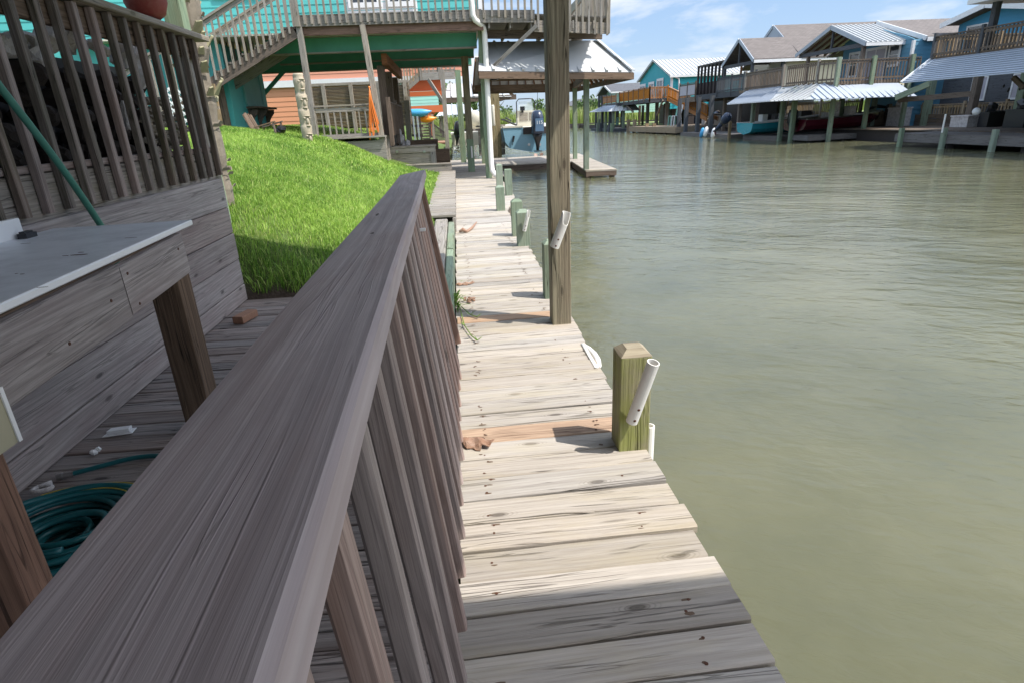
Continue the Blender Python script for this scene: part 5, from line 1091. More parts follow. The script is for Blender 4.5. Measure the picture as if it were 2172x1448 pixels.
def dockdeck(name, quad, label, n, fas=.24, mat=None, piles=()):
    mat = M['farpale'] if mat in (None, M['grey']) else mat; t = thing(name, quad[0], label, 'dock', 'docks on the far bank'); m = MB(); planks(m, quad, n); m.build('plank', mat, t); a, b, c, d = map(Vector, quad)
    m = MB()
    for p_, q_ in ((a, b), (a, d), (b, c)): m.beam(p_-V(0, 0, .04+fas/2), q_-V(0, 0, .04+fas/2), .05, fas)
    m.build('fascia', mat, t)
    for (x, y) in piles: m = MB(); m.lathe((x, y, -.9), [(.12, 0), (.12, .84+quad[0].z)], 8); m.build('piling', M['charcoal'], t)
    return t
def pile(px, py_top, py_bot, X, mat, label, w=.16, cap=True):
    a, b = AX(px[0], py_top, X), AX(px[1], py_bot, X); m = MB(); m.beam((X, (a.y+b.y)/2, -.8), (X, (a.y+b.y)/2, a.z), w, w, up=(0, 1, 0), ch=.02)
    return tag(m.build('mooring_pile', mat), label, 'pile', 'mooring piles along the far bank')
# dock + house at far right
dd = dockdeck('far_dock', (V(17.5, 8, .27), V(17.5, 23.3, .27), V(19.3, 23.3, .27), V(19.3, 8, .27)), 'grey dock in front of the bright blue house at the right edge', 10, .26, M['fargrey'] if False else M['grey'], [(17.8, y) for y in (20.8, 17.8, 14.5)])
pile((1913, 1908), 272, 310, 17.42, M['green'], 'green pile at the left end of the rightmost dock'); pile((2004, 1997), 272, 315, 17.42, M['green'], 'green pile with a white stick in the middle of the rightmost dock'); pile((2112, 2104), 275, 318, 17.42, M['green'], 'green pile nearest the right edge of the photo')
m = MB(); c = AX(1998, 282, 17.3); m.lathe(c, [(.03, 0), (.03, .62)], 8); tag(m.build('white_stick', M['pvc']), 'white plastic pole standing behind a green pile on the right dock', 'pole')
hd = thing('blue_boathouse', (20, 18, 0), 'bright blue house with high deck and grey metal awning at the right edge', 'house')
m = MB(); siding(m, (24, 34, 0), (0, -1, 0), (-1, 0, 0), [(5.0, .3), (16, .3), (16, 3.6), (13, 3.86), (7, 5.12), (5.0, 4.72)], .2); siding(m, (24, 18, 0), (1, 0, 0), (0, -1, 0), [(0, .3), (10, .3), (10, 3.6), (0, 3.6)], .2); m.build('wall', M['blue2'], hd)
m = MB(); m.slab([(23.4, 29.4, 4.72), (23.4, 27, 5.22), (35, 27, 5.22), (35, 29.4, 4.72)], (0, 0, .12)); m.slab([(23.4, 27, 5.22), (23.4, 17, 3.45), (35, 17, 3.45), (35, 27, 5.22)], (0, 0, .12)); m.build('roof', M['shingle'], hd)
m = MB(); m.beam((23.35, 29.4, 4.72), (23.35, 27, 5.22), .05, .22); m.beam((23.35, 27, 5.22), (23.35, 17, 3.45), .05, .22); m.build('barge_board', M['trim'], hd)
window(hd, (24, 0, 0), (0, 1, 0), (-1, 0, 0), 27.2, 28.4, 3.6, 4.5, 1, 1)
dzk = 2.98; m = MB(); m.slab([(18.5, 9, dzk), (18.5, 23.4, dzk), (24, 23.4, dzk), (24, 9, dzk)], (0, 0, -.12)); m.build('deck_floor', M['far'], hd)
railing(hd, (18.5, 23.4, dzk), (18.5, 12, dzk), .72, .145, M['far'], (0, .19, .42, .62, .85), bal=.042, post_h=.85, matp=M['fargrey'], drop=.0); railing(hd, (18.5, 23.4, dzk), (23.8, 23.4, dzk), .72, .15, M['farlight'], (.5, 1), bal=.05)
m = MB(); metal_roof(m, (17.25, 23.15, 2.12), (17.25, 8, 2.12), (18.45, 8, 2.90), (18.45, 23.4, 2.90), 9, rib=.02)
for i in range(11): t = (i+.5)/11; m.beam((17.25+1.2*t, 23.15, 2.14+.78*t), (17.25+1.2*t, 8, 2.14+.78*t), .03, .018, up=(-.54, 0, .84))
m.build('awning_sheet', M['grey_shade_roof'], hd)
m = MB(); m.beam((17.23, 23.17, 2.15), (18.45, 23.42, 2.93), .07, .05); m.build('awning_trim', M['trim'], hd)
c0, c1 = AX(2121, -10, 18.9), AX(2106, 52, 18.9); post(hd, (18.9, c1.y), dzk, 4.6, .20, M['fargrey'], 'roof_post')
m = MB(); m.slab([(18.2, c1.y+.5, 4.52), (18.2, 9, 4.45), (24, 9, 4.45), (24, c1.y+.5, 4.52)], (0, 0, .14)); m.build('porch_roof', M['trim'], hd)
for (xt, yt, xb, yb) in ((1972, 177, 1957, 281), (2066, 171, 2050, 284), (2092, 171, 2069, 277), (2118, 167, 2093, 277), (2170, 200, 2150, 286)):
    q = AZ(xb, yb); post(hd, (max(q.x, 18.0), q.y), -.02, 2.86, .28 if xb < 2140 else .34, M['green'] if xb in (1957, 2150) else M['far'], 'deck_post')
q0 = AZ(1957, 281); m = MB(); m.beam(AY(1905, 213, q0.y), AY(2066, 199, AZ(2050, 284).y), .1, .22); m.build('tie_beam', M['far'], hd)
m = MB(); m.beam(AY(1900, 208, 22.6), AY(1972, 178, 21.6), .13, .2); m.build('knee_brace', M['green'], hd); m = MB(); m.beam(AX(2150, 165, 18.5), AX(2172, 186, 18.5), .1, .14); m.build('knee_brace', M['far'], hd)
m = MB(); c = AY(2071, 237, 18.4); m.ball(AX(2071, 237, 18.2), .13, 12, 8); tag(m.build('white_float', M['white'], smooth=True), 'round white float hanging between the posts of the right dock', 'float')
# lower yard fence and plank retaining wall behind the docks on the right
yf = thing('yard_rail', (23, 22, .6), 'sunlit tan picket rail above a plank retaining wall behind the right dock', 'railing')
zA, zB = AX(2000, 222, 23).z, AX(2000, 249, 23).z
railing(yf, (23, AX(1885, 250, 23).y, zB), (23, AX(2165, 246, 23).y, zB), zA-zB, .16, M['farlight'], (0, .3, .62, .9), bal=.06)
pwf = thing('yard_wall', (22.8, 22, .2), 'low brown plank retaining wall behind the right docks', 'wall'); m = MB()
for i in range(4): m = MB(); m.beam((22.8, 33, .12+i*.2), (22.8, 17, .12+i*.2), .06, .19); m.build('board', M['far'], pwf)
# string lights bulbs on the far right
for i, (px, py) in enumerate(((2129, 183), (2138, 193), (2163, 181), (2163, 189), (2140, 190))):
    c = AX(px, py, 20); m = MB(); m.ball(c, (.035, .035, .06), 8, 6); tag(m.build('light_bulb', M['black']), 'small dark bulb of the string lights under the right awning', 'bulb', 'string light bulbs under the right awning')

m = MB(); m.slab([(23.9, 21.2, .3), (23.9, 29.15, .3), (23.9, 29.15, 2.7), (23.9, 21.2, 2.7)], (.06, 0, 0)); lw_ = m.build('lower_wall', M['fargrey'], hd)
window(hd, (23.9, 0, 0), (0, 1, 0), (-1, 0, 0), 24.0, 25.2, 1.4, 2.3, 2, 1, gl=M['curtain']); window(hd, (23.9, 0, 0), (0, 1, 0), (-1, 0, 0), 26.6, 27.3, 1.4, 2.3, 1, 1, gl=M['curtain'])
m = MB(); siding(m, (23.7, 20.4, 0), (0, -1, 0), (-1, 0, 0), [(0, .3), (9, .3), (9, 2.8), (0, 2.8)], .19); m.build('lower_wall', flat('pale_blue_siding', (.30, .56, .66), .6, dirt=.1, scale=1), hd)
m = MB(); m.box((23.72, 22.2, 1.5), (23.85, 23.1, 2.1), axis=1); m.build('wall_screen', M['black'], hd)
# tubs and crates in the shade under the far decks
tubc = [M['black'], M['fargrey'], M['brown'], M['far'], M['navy'], M['log'], M['charcoal']]
for i in range(30):
    x_ = random.uniform(21.6, 23.4); y_ = random.choice((random.uniform(29.5, 33), random.uniform(33.5, 36.5), random.uniform(37.5, 46), random.uniform(47, 62), random.uniform(18, 25))); a_, b_, h_ = random.uniform(.25, .5), random.uniform(.25, .6), random.uniform(.35, .85)
    m = MB(); z_ = .31; m.slab([(x_-a_*.8, y_-b_*.8, z_), (x_+a_*.8, y_-b_*.8, z_), (x_+a_*.8, y_+b_*.8, z_), (x_-a_*.8, y_+b_*.8, z_)], (0, 0, h_)); m.box((x_-a_*.86, y_-b_*.86, z_+h_+.001), (x_+a_*.86, y_+b_*.86, z_+h_+.06))
    if i % 3 == 0: m.ball((x_, y_, z_+h_+.2), (a_*.6, b_*.6, .22), 8, 6, .3)
    tag(m.build('storage_tub', tubc[i % 7]), 'storage tub or crate standing in the shade under the far decks', 'storage tub', 'tubs and crates stored under the far decks')
# middle blue house
hm = thing('blue_house', (24, 32, 0), 'blue house with white trimmed sliding door under a gabled metal porch roof', 'house')
m = MB(); siding(m, (22, 34.6, 0), (0, -1, 0), (-1, 0, 0), [(0, 2.5), (5.4, 2.5), (5.4, 4.25), (1.8, 5.25), (0, 4.6)], .19); siding(m, (22, 29.2, 0), (1, 0, 0), (0, -1, 0), [(0, .3), (10, .3), (10, 4.2), (0, 4.2)], .19); m.build('wall', M['blue'], hm)
m = MB(); m.box((21.96, 29.15, .3), (22.08, 29.27, 4.15), axis=2); m.build('corner_trim', M['trim'], hm)
window(hm, (21.97, 0, 0), (0, 1, 0), (-1, 0, 0), 31.0, 32.4, 2.55, 4.0, 2, 1, 'sliding_door', gl=M['curtain'], fw=.12); window(hm, (21.97, 0, 0), (0, 1, 0), (-1, 0, 0), 30.02, 30.65, 3.2, 4.05, 1, 2, fw=.12); window(hm, (21.97, 0, 0), (0, 1, 0), (-1, 0, 0), 33.1, 33.8, 2.9, 3.95, 1, 2, fw=.12)
AP, EN, EF = V(20, 32.8, 5.30), V(20, 29.75, 4.20), V(20, 36.0, 4.25)
m = MB(); metal_roof(m, EN, EN+V(2.5, 0, 0), AP+V(2.5, 0, 0), AP, .24); metal_roof(m, EF+V(2.5, 0, 0), EF, AP, AP+V(2.5, 0, 0), .24); m.build('porch_roof', M['metalroof'], hm)
m = MB(); m.beam(AP+V(-.03, 0, -.08), EN+V(-.03, 0, -.08), .05, .18); m.beam(AP+V(-.03, 0, -.08), EF+V(-.03, 0, -.08), .05, .18); m.build('barge_board', M['grey_shade_roof'], hm)
m = MB(); m.beam(EN+V(0, 0, -.1), EN+V(2.5, 0, -.1), .05, .14); m.build('porch_fascia', M['trim'], hm)
m = MB(); m.beam((20.15, 29.9, 4.12), (20.15, 35.8, 4.14), .12, .2); m.build('tie_beam', M['fargrey'], hm); m = MB(); m.beam((20.15, 32.8, 4.2), (20.15, 32.8, 5.2), .1, .1, up=(0, 1, 0)); m.build('king_post', M['fargrey'], hm)
m = MB()
for i in range(5): x = 20.3+i*.45; m.beam((x, 29.8, 4.1), (x, 32.8, 5.18), .05, .12); m.beam((x, 35.9, 4.13), (x, 32.8, 5.18), .05, .12)
m.build('rafter', M['brown'], hm)
for y in (30.1, 34.9): post(hm, (20.15, y), 2.5, 4.05, .16, M['far'], 'porch_post')
m = MB(); m.slab([(22.5, 29.0, 4.18), (22.5, 32.8, 5.36), (34, 32.8, 5.36), (34, 29.0, 4.18)], (0, 0, .1)); m.slab([(22.5, 32.8, 5.36), (22.5, 37, 4.1), (34, 37, 4.1), (34, 32.8, 5.36)], (0, 0, .1)); m.build('shingle_roof', M['shingle'], hm)
m = MB(); m.beam((22.46, 29.0, 4.2), (22.46, 32.8, 5.38), .06, .2); m.beam((22.5, 28.97, 4.16), (34, 28.97, 4.16), .05, .18); m.build('barge_board', M['trim'], hm)
dm = thing('wrapped_deck', (19, 31, 2.5), 'high brown picket deck on green posts wrapping the blue house, metal awning beneath', 'deck')
Zd = 2.46
cs = [V(17.0, 35.8, Zd), V(17.0, 31.6, Zd), V(17.05, 31.3, Zd), V(17.35, 29.0, Zd), V(17.9, 28.5, Zd), V(22.0, 28.5, Zd)]
m = MB(); m.slab([V(17.0, 36.5, Zd), V(17.0, 31.4, Zd), V(17.4, 28.9, Zd), V(17.9, 28.5, Zd), V(22.4, 28.5, Zd), V(22.4, 36.5, Zd)], (0, 0, -.14)); m.build('deck_floor', M['far'], dm)
for a, b, pf_ in ((cs[0], cs[1], (0, 1)), (cs[2], cs[3], (.97,)), (cs[3], cs[4], ()), (cs[4], cs[5], (0, .42, .87))): railing(dm, a, b, .90, .15, M['far'], pf_, bal=.042, drop=.16, matp=M['grey'], post_h=1.02)
for X_, Y_ in ((17.93, 28.45), (19.65, 28.45), (21.55, 28.45)): post(dm, (X_, Y_), -.9, 3.5, .17, M['green'], 'deck_post')
for X_, Y_ in ((16.95, 30.1), (16.95, 31.2), (17.1, 34.7), (20, 31), (21.8, 31)): post(dm, (X_, Y_), -.9, 2.35, .2, M['green'], 'deck_post')
m = MB(); metal_roof(m, (15.7, 35.1, 1.72), (15.7, 30.2, 1.74), (17.0, 31.6, 2.42), (17.0, 35.6, 2.42), .2); m.build('awning_sheet', M['grey_shade_roof'], dm)  # same sheet as the white face, its shade put in as grey
m = MB(); metal_roof(m, (15.7, 30.2, 1.74), (16.0, 27.3, 1.72), (17.4, 28.8, 2.40), (17.0, 31.6, 2.42), .36); m.build('awning_sheet', M['metalroof'], dm)
m = MB(); metal_roof(m, (16.0, 27.3, 1.72), (21.2, 27.3, 1.66), (21.0, 28.4, 2.28), (17.4, 28.8, 2.40), .3); m.build('awning_sheet', M['grey_shade_roof'], dm)  # white awning continued in grey: the shade is in the colour
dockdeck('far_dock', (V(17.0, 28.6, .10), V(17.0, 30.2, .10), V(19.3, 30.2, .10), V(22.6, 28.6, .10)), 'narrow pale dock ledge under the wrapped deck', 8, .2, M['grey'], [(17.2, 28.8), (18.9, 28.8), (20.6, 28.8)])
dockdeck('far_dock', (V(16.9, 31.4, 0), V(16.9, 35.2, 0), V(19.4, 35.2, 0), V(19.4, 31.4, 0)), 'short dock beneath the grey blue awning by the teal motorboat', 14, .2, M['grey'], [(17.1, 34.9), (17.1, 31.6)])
pile((1681, 1675), 262, 300, 16.9, M['green'], 'green pile with white rod tube before the maroon boat'); pile((1550, 1545), 258, 296, 16.75, M['farlight'], 'tan pile beside the tilted outboard of the teal motorboat')
# store under the middle house
m = MB(); siding(m, (23.4, 34, 0), (0, -1, 0), (-1, 0, 0), [(0, .3), (2.6, .3), (2.6, 2.3), (0, 2.3)], .19); tag(m.build('store_wall', M['blue']), 'blue boarded store wall in the shade under the wrapped deck', 'wall')
yf2 = thing('yard_rail', (22.5, 32, .6), 'brown picket rail in the shade behind the maroon boat', 'railing'); railing(yf2, (22.6, 41, .72), (22.6, 33.2, .72), .95, .17, M['farlight'], (0, .5, 1), bal=.06)
# boats
def hull2(t, mat, ps, d, L, hw, zk, zg, deck=None, sheer=.25):
    d = Vector(d).normalized(); s = V(-d.y, d.x, 0); n = 14; rows = []
    for i in range(n+1):
        u = i/n; w = hw*(1-max(0, (u-.4)/.6)**2.2*.98); k = zk+(zg-zk)*max(0, (u-.5)/.5)**2*.8; g = zg+sheer*u*u; c = Vector((ps[0], ps[1], 0))+d*L*u
        rows.append([c+s*w+V(0, 0, g), c+s*w*.94+V(0, 0, k+(g-k)*.5), c+s*w*.78+V(0, 0, k+(g-k)*.22), c+V(0, 0, k), c-s*w*.78+V(0, 0, k+(g-k)*.22), c-s*w*.94+V(0, 0, k+(g-k)*.5), c-s*w+V(0, 0, g)])
    m = MB(); vs = [p for r in rows for p in r]; fs = []
    for i in range(n):
        for j in range(6): a = i*7+j; fs.append((a, a+1, a+8, a+7))
    fs.append(tuple(range(7))); m.add(vs, fs); m.build('hull', mat, t)
    m = MB()
    for i in range(n): a, b = rows[i], rows[i+1]; m.add([a[0]+V(0, 0, -.02), a[6]+V(0, 0, -.02), b[6]+V(0, 0, -.02), b[0]+V(0, 0, -.02)], [(0, 1, 2, 3)])
    m.build('boat_deck', deck or M['cream'], t)
    m = MB(); m.tube([r[0] for r in rows], .04, 6); m.tube([r[6] for r in rows], .04, 6); m.build('gunwale', M['white'] if deck is None else M['chrome'], t)
mb_ = thing('maroon_boat', (18, 30.8, .3), 'glossy maroon bass boat raised under the white awning', 'boat')
hull2(mb_, M['maroon'], (17.4, 30.75), (1, .12, 0), 5.2, .95, .18, .82, deck=M['black'])
outboard(mb_, AX(1618, 234, 17.2), AX(1608, 290, 17.2), 30.6, 1, (M['black'], M['black'], M['chrome']))
m = MB(); c = V(19.2, 30.6, .85); m.box(c+V(-.3, -.3, 0), c+V(.3, .3, .25), axis=0); m.box(c+V(.2, -.3, .2505), c+V(.3, .3, .75), axis=2); m.build('seat', M['log'], mb_); m = MB(); m.box(c+V(.8, -.4, 0), c+V(1.1, .1, .5), axis=2); m.build('seat', M['log'], mb_)
m = MB(); m.tube([(21.4, 30.9, 1.15), (22.0, 31, 1.28), (22.5, 31.0, 1.2)], [.06, .09, .07], 8); m.build('bow_motor', M['black'], mb_)
tbt = thing('teal_motorboat', (17, 34.5, .2), 'white and teal motorboat with its outboard tilted up beside the left awning', 'boat')
hull2(tbt, M['tealhull'], (16.6, 34.6), (1, 0, 0), 4.4, 1.0, .05, .68)
def tilt_outboard(parent, top, prop, mats):
    top, prop = Vector(top), Vector(prop); d = prop-top; m = MB(); a = top.lerp(prop, .0); m.tube([top-d*.10, top, top.lerp(prop, .25), top.lerp(prop, .45)], [.16, .28, .27, .18], 12); m.build('outboard_cowl', mats[0], parent, smooth=True)
    m = MB(); m.tube([top.lerp(prop, .40), top.lerp(prop, .8), prop], [.16, .10, .08], 10); m.build('outboard_leg', mats[0], parent, smooth=True); m = MB()
    for k in range(3): g = k*2.1; m.tube([prop, prop+V(.02, .22*math.cos(g), .22*math.sin(g))], [.05, .06], 6)
    m.build('propeller', mats[1], parent)
tilt_outboard(tbt, AX(1545, 247, 16.3), AX(1516, 279, 15.9), (M['navy'], M['maroon']))
m = MB(); m.box((17.5, 34.3, .72), (17.8, 34.8, 1.1), axis=2); m.build('seat', M['white'], tbt)
for (px, py, c_, lb_) in ((1489, 283, M['skyblue'], 'blue boat fender floating at the dock corner'), (1497, 281, M['white'], 'white boat fender hanging beside the blue one'), (1513, 284, M['white'], 'white boat fender under the tilted outboard')):
    c = AX(px, py, 16.5); m = MB(); m.tube([c+V(.06, 0, .35), c+V(.05, 0, .25), c+V(0, 0, 0), c+V(-.05, 0, -.2), c+V(-.06, 0, -.28)], [.03, .13, .14, .12, .04], 10); tag(m.build('boat_fender', c_, smooth=True), lb_, 'fender')
# brown porch house (left of the blue one)
hl = thing('porch_house', (26, 44, 0), 'beige house with brown shingle roofs and an open gabled timber porch', 'house')
m = MB(); siding(m, (22.5, 41.6, 0), (1, 0, 0), (0, -1, 0), [(0, 2.5), (11, 2.5), (11, 4.4), (0, 4.4)], .22); siding(m, (23.6, 49, 0), (0, -1, 0), (-1, 0, 0), [(0, 2.5), (7.4, 2.5), (7.4, 4.4), (3.6, 6.7), (0, 4.5)], .22); m.build('wall', M['beige'], hl)
m = MB(); m.slab([(23.3, 41.1, 4.42), (34, 41.1, 4.42), (34, 45.4, 6.85), (23.3, 45.4, 6.85)], (0, 0, .12)); m.slab([(23.3, 45.4, 6.85), (34, 45.4, 6.85), (34, 50, 4.3), (23.3, 50, 4.3)], (0, 0, .12))
m.slab([(20, 41.2, 4.42), (24, 41.2, 4.42), (24, 43.6, 5.9), (20, 43.6, 5.9)], (0, 0, .1)); m.slab([(20, 43.6, 5.9), (24, 43.6, 5.9), (24, 46.1, 4.45), (20, 46.1, 4.45)], (0, 0, .1)); m.build('shingle_roof', M['shingle'], hl)
m = MB(); m.slab([(23.28, 43.3, 5.6), (23.28, 47.5, 5.6), (23.28, 45.4, 6.8)], (.05, 0, 0)); m.build('gable_panel', M['grey_shade_roof'], hl)
m = MB(); m.beam((19.97, 41.2, 4.42), (19.97, 43.6, 5.92), .05, .22); m.beam((19.97, 43.6, 5.92), (19.97, 46.1, 4.45), .05, .22); m.build('barge_board', M['grey_shade_roof'], hl); m = MB(); m.beam((23.25, 42.9, 5.4), (23.25, 45.4, 6.9), .05, .2); m.beam((23.25, 45.4, 6.9), (23.25, 47.8, 5.5), .05, .2); m.build('barge_board', M['grey_shade_roof'], hl)
m = MB(); m.beam((20, 41.15, 4.36), (34, 41.15, 4.36), .05, .18); m.build('fascia', M['trim'], hl)
m = MB(); m.beam((20.1, 41.3, 4.32), (20.1, 46, 4.35), .12, .22); m.build('tie_beam', M['fargrey'], hl); m = MB(); m.beam((20.1, 43.6, 4.4), (20.1, 43.6, 5.8), .1, .1, up=(0, 1, 0)); m.build('king_post', M['fargrey'], hl)
for x, y in ((20.1, 41.5), (20.1, 45.8), (22.2, 41.5)): post(hl, (x, y), 2.6, 4.3, .18, M['fargrey'], 'porch_post')
for y in (42.6, 44.2): post(hl, (20.6, y), 2.6, 4.3, .12, M['orangewood'], 'porch_post')
m = MB(); m.beam((20.6, 41.5, 3.45), (20.6, 45.8, 3.45), .08, .1); m.build('porch_rail', M['orangewood'], hl)
m = MB(); m.slab([(18.5, 37.6, 2.58), (18.5, 47, 2.58), (23, 47, 2.58), (23, 37.6, 2.58)], (0, 0, -.35)); m.build('deck_floor', M['fargrey'], hl)
railing(hl, (18.5, 43.2, 2.58), (18.5, 37.6, 2.58), .95, .17, M['fargrey'], (0, .4, .72, 1), bal=.05)
for i in range(4): post(hl, (19.2, 38.5+i*2.4), -.5, 2.3, .22, M['far'], 'stilt')
m = MB(); siding(m, (25, 49, 0), (0, -1, 0), (-1, 0, 0), [(0, .3), (7, .3), (7, 2.3), (0, 2.3)], .22); m.build('lower_wall', M['grey_shade_roof'], hl)
sp2 = thing('screened_porch', (20, 49, 2.6), 'dark screened porch with sloping roof between the porch house and the turquoise house', 'porch')
pa, pb = AX(1481, 144, 20), AX(1534, 132, 20)
m = MB(); m.slab([(20, pa.y+.2, pa.z), (20, pb.y, pb.z), (22.5, pb.y, pb.z+.1), (22.5, pa.y+.2, pa.z+.1)], (0, 0, .12)); m.build('roof', M['charcoal'], sp2)
for i in range(8): t = i/7; q = pa.lerp(pb, t); m = MB(); m.beam((20.05, q.y, 2.5), (20.05, q.y, q.z), .14, .14, up=(0, 1, 0)); m.build('screen_post', M['charcoal'], sp2)
m = MB(); m.slab([(20.1, pa.y, 2.55), (20.1, pb.y, 2.55), (20.1, pb.y, 3.55), (20.1, pa.y, 3.55)], (.03, 0, 0)); m.build('screen_panel', M['charcoal'], sp2)
m = MB(); m.box((19.95, pb.y, 2.2), (23, pa.y, 2.5), axis=1); m.build('floor_beam', M['far'], sp2)
for (x0, x1, yb) in ((1463, 1460, 268), (1453, 1449, 266), (1482, 1476, 268), (1491, 1487, 268), (1511, 1506, 262), (1521, 1516, 262)): q = AZ(x1, yb); post(sp2, (min(max(q.x, 18), 21), q.y*.96), -.4, 2.3, .24, M['far'] if x0 % 2 else M['green'], 'stilt')
m = MB(); b0_, b1_ = AX(1443, 174, 19), AX(1477, 168, 19); dk3 = thing('side_deck', (19, b0_.y, 2.5), 'small brown framed deck with pale infill panels before the turquoise house', 'deck')
railing(dk3, (19, b0_.y, 2.55), (19, b1_.y, 2.55), 1.0, .2, M['far'], (0, .5, 1), solid=M['curtain']); m.slab([(19, b0_.y, 2.55), (19, b1_.y, 2.55), (22, b1_.y, 2.55), (22, b0_.y, 2.55)], (0, 0, -.4)); m.build('deck_floor', M['far'], dk3)
# turquoise house
ht = thing('turquoise_house', (24, 62, 0), 'turquoise gabled house with white metal roof and three white framed windows', 'house')
A_, N_, F_ = V(20, 62.6, 6.35), V(20, 57.4, 4.62), V(20, 67.9, 4.65)
m = MB(); siding(m, (20.25, 67.6, 0), (0, -1, 0), (-1, 0, 0), [(0, 2.6), (9.9, 2.6), (9.9, 4.68), (5.0, 6.3), (0, 4.68)], .24); siding(m, (20.25, 57.7, 0), (1, 0, 0), (0, -1, 0), [(0, 1.75), (13, 1.75), (13, 4.6), (0, 4.6)], .24); m.build('wall', M['turq'], ht)
m = MB(); m.box((20.2, 57.65, 2.4), (20.4, 57.8, 4.6), axis=2); m.build('corner_trim', M['trim'], ht)
m = MB(); metal_roof(m, N_, N_+V(14, 0, 0), A_+V(14, 0, 0), A_, .4); metal_roof(m, F_+V(14, 0, 0), F_, A_, A_+V(14, 0, 0), .4); m.build('roof', M['metalroof'], ht)
m = MB(); m.beam(A_, N_, .06, .16); m.beam(A_, F_, .06, .16); m.beam(N_-V(0, 0, .1), N_+V(14, 0, -.1), .06, .16); m.build('barge_board', M['trim'], ht)
for (x0, x1, zt) in ((1358, 1368, 4.15), (1377, 1386, 4.2), (1394, 1405, 4.35)): a, b = AX(x0, 190, 20.2).y, AX(x1, 190, 20.2).y; window(ht, (20.22, 0, 0), (0, 1, 0), (-1, 0, 0), b, a, 2.7, zt, 2, 1, fw=.22)
m = MB(); m.tube([(20.6, 57.55, 4.45), (20.9, 57.5, 4.3), (21.0, 57.5, 2.6)], .07, 8); m.build('downpipe', M['trim'], ht)
for y in (59, 62, 65): post(ht, (20.4, y), -.4, 2.4, .3, M['grey'], 'stilt'); post(ht, (23, y), 0, 2.4, .3, M['charcoal'], 'stilt')
dt = thing('orange_deck', (18.5, 60, 2.6), 'orange stained deck with solid plank rail and stairs in front of the turquoise house', 'deck')
m = MB(); m.slab([(18, 56.9, 2.66), (18, 67.6, 2.66), (20.2, 67.6, 2.66), (20.2, 56.9, 2.66)], (0, 0, -.3)); m.build('deck_floor', M['fargrey'], dt)
railing(dt, (18, 67.5, 2.68), (18, 56.9, 2.68), 1.0, .2, M['orangewood'], (0, .17, .34, .5, .67, .84, 1), solid=M['orangewood'], matp=M['far'], post_h=1.05); railing(dt, (18, 56.9, 2.68), (19.7, 56.9, 2.68), 1.0, .15, M['orangewood'], (0, 1), bal=.07)
S0, S1 = V(19.7, 56.7, 2.66), V(19.7, 47.5, .9)
for dx in (0, .9): m = MB(); m.beam(S0+V(dx, 0, -.1), S1+V(dx, 0, -.1), .06, .3); m.build('stringer', M['orangewood'], dt)
m = MB(); m.beam(S0+V(0, 0, .95), S1+V(0, 0, .95), .1, .08); m.beam(S0+V(0, 0, .2), S1+V(0, 0, .2), .06, .1)
for i in range(46): q = S0.lerp(S1, i/45); m.beam(q, q+V(0, 0, .95), .06, .06)
m.build('stair_rail', M['orangewood'], dt)
m = MB()
for i in range(13): q = S0.lerp(S1, (i+.5)/13); m.beam(q+V(0, 0, -.02), q+V(.9, 0, -.02), .5, .05, up=(0, 0, 1))
m.build('step', M['orangewood'], dt)
for px, pyb in ((1395, 270), (1345, 268)): q = AZ(px, pyb); post(dt, (18.15, q.y), -.4, 2.4, .26, M['green'], 'deck_post')
for (a, b) in (((1323, 217), (1343, 238)), ((1406, 213), (1394, 245))): m = MB(); m.beam(AX(*a, 18.2), AX(*b, 18.2), .14, .14); m.build('knee_brace', M['far'], dt)
dockdeck('far_dock', (V(16.6, 58.6, .34), V(17.2, 47.5, .34), V(19.3, 47.5, .34), V(19.3, 58.6, .34)), 'tall sided tan plank dock before the turquoise house', 30, .42, M['farlight'], [(16.9, 58), (17.2, 50)])
dockdeck('far_dock', (V(16.9, 45.5, 0), V(16.8, 36.8, 0), V(19.4, 36.8, 0), V(19.4, 45.5, 0)), 'grey floating dock between the tan dock and the teal motorboat', 26, .2, M['grey'], [(17.2, 45), (17.2, 41), (17.2, 37)])
for i, (px, pt_, pb_) in enumerate(((1333, 254, 280), (1346, 254, 279), (1372, 262, 268), (1387, 262, 268))): pile((px, px), pt_, pb_, 17.2+.1*i, M['farlight'], ('first', 'second', 'third short', 'fourth short')[i]+' pale pile along the tan dock counted from the far end', w=.3)
for i, (px, pyt) in enumerate(((1443, 210), (1458, 209), (1483, 206), (1511, 203))): q = AZ(px-3, 269); pile((px, px-4), pyt, 268, 17.6, M['fargrey'], ('grey pile at the foot of the orange stairs', 'grey pile just right of the orange stairs foot', 'tall grey pile in front of the orange stair rail', 'tall grey pile beside the screened porch stilts')[i], w=.26)
def chair(X, px, py, mat, label):
    c = AX(px, py, X); t = thing('deck_chair', c, label, 'chair', 'tall painted deck chairs on the far docks'); x, y, z = c
    m = MB(); m.box((x-.3, y-.3, z+.75), (x+.3, y+.3, z+.80), axis=0); m.build('seat', mat, t); m = MB(); m.beam((x+.28, y-.2, z+.8), (x+.45, y-.2, z+1.6), .1, .03); m.beam((x+.28, y, z+.8), (x+.45, y, z+1.65), .1, .03); m.beam((x+.28, y+.2, z+.8), (x+.45, y+.2, z+1.6), .1, .03); m.build('back', mat, t)
    for dx in (-.27, .27):
        for dy in (-.27, .27): m = MB(); m.beam((x+dx*1.2, y+dy*1.1, z), (x+dx, y+dy, z+.76), .07, .07, up=(0, 1, 0)); m.build('leg', mat, t)
chair(18.6, 1427, 267, M['green_paint'], 'left one of the two pale green chairs by the orange stairs'); chair(18.6, 1434, 267, M['white'], 'white and green chair beside the left pale green chair by the stairs'); chair(18.2, 1315, 266, M['green_paint'], 'pale green chair under the far awning beside a dark screen')
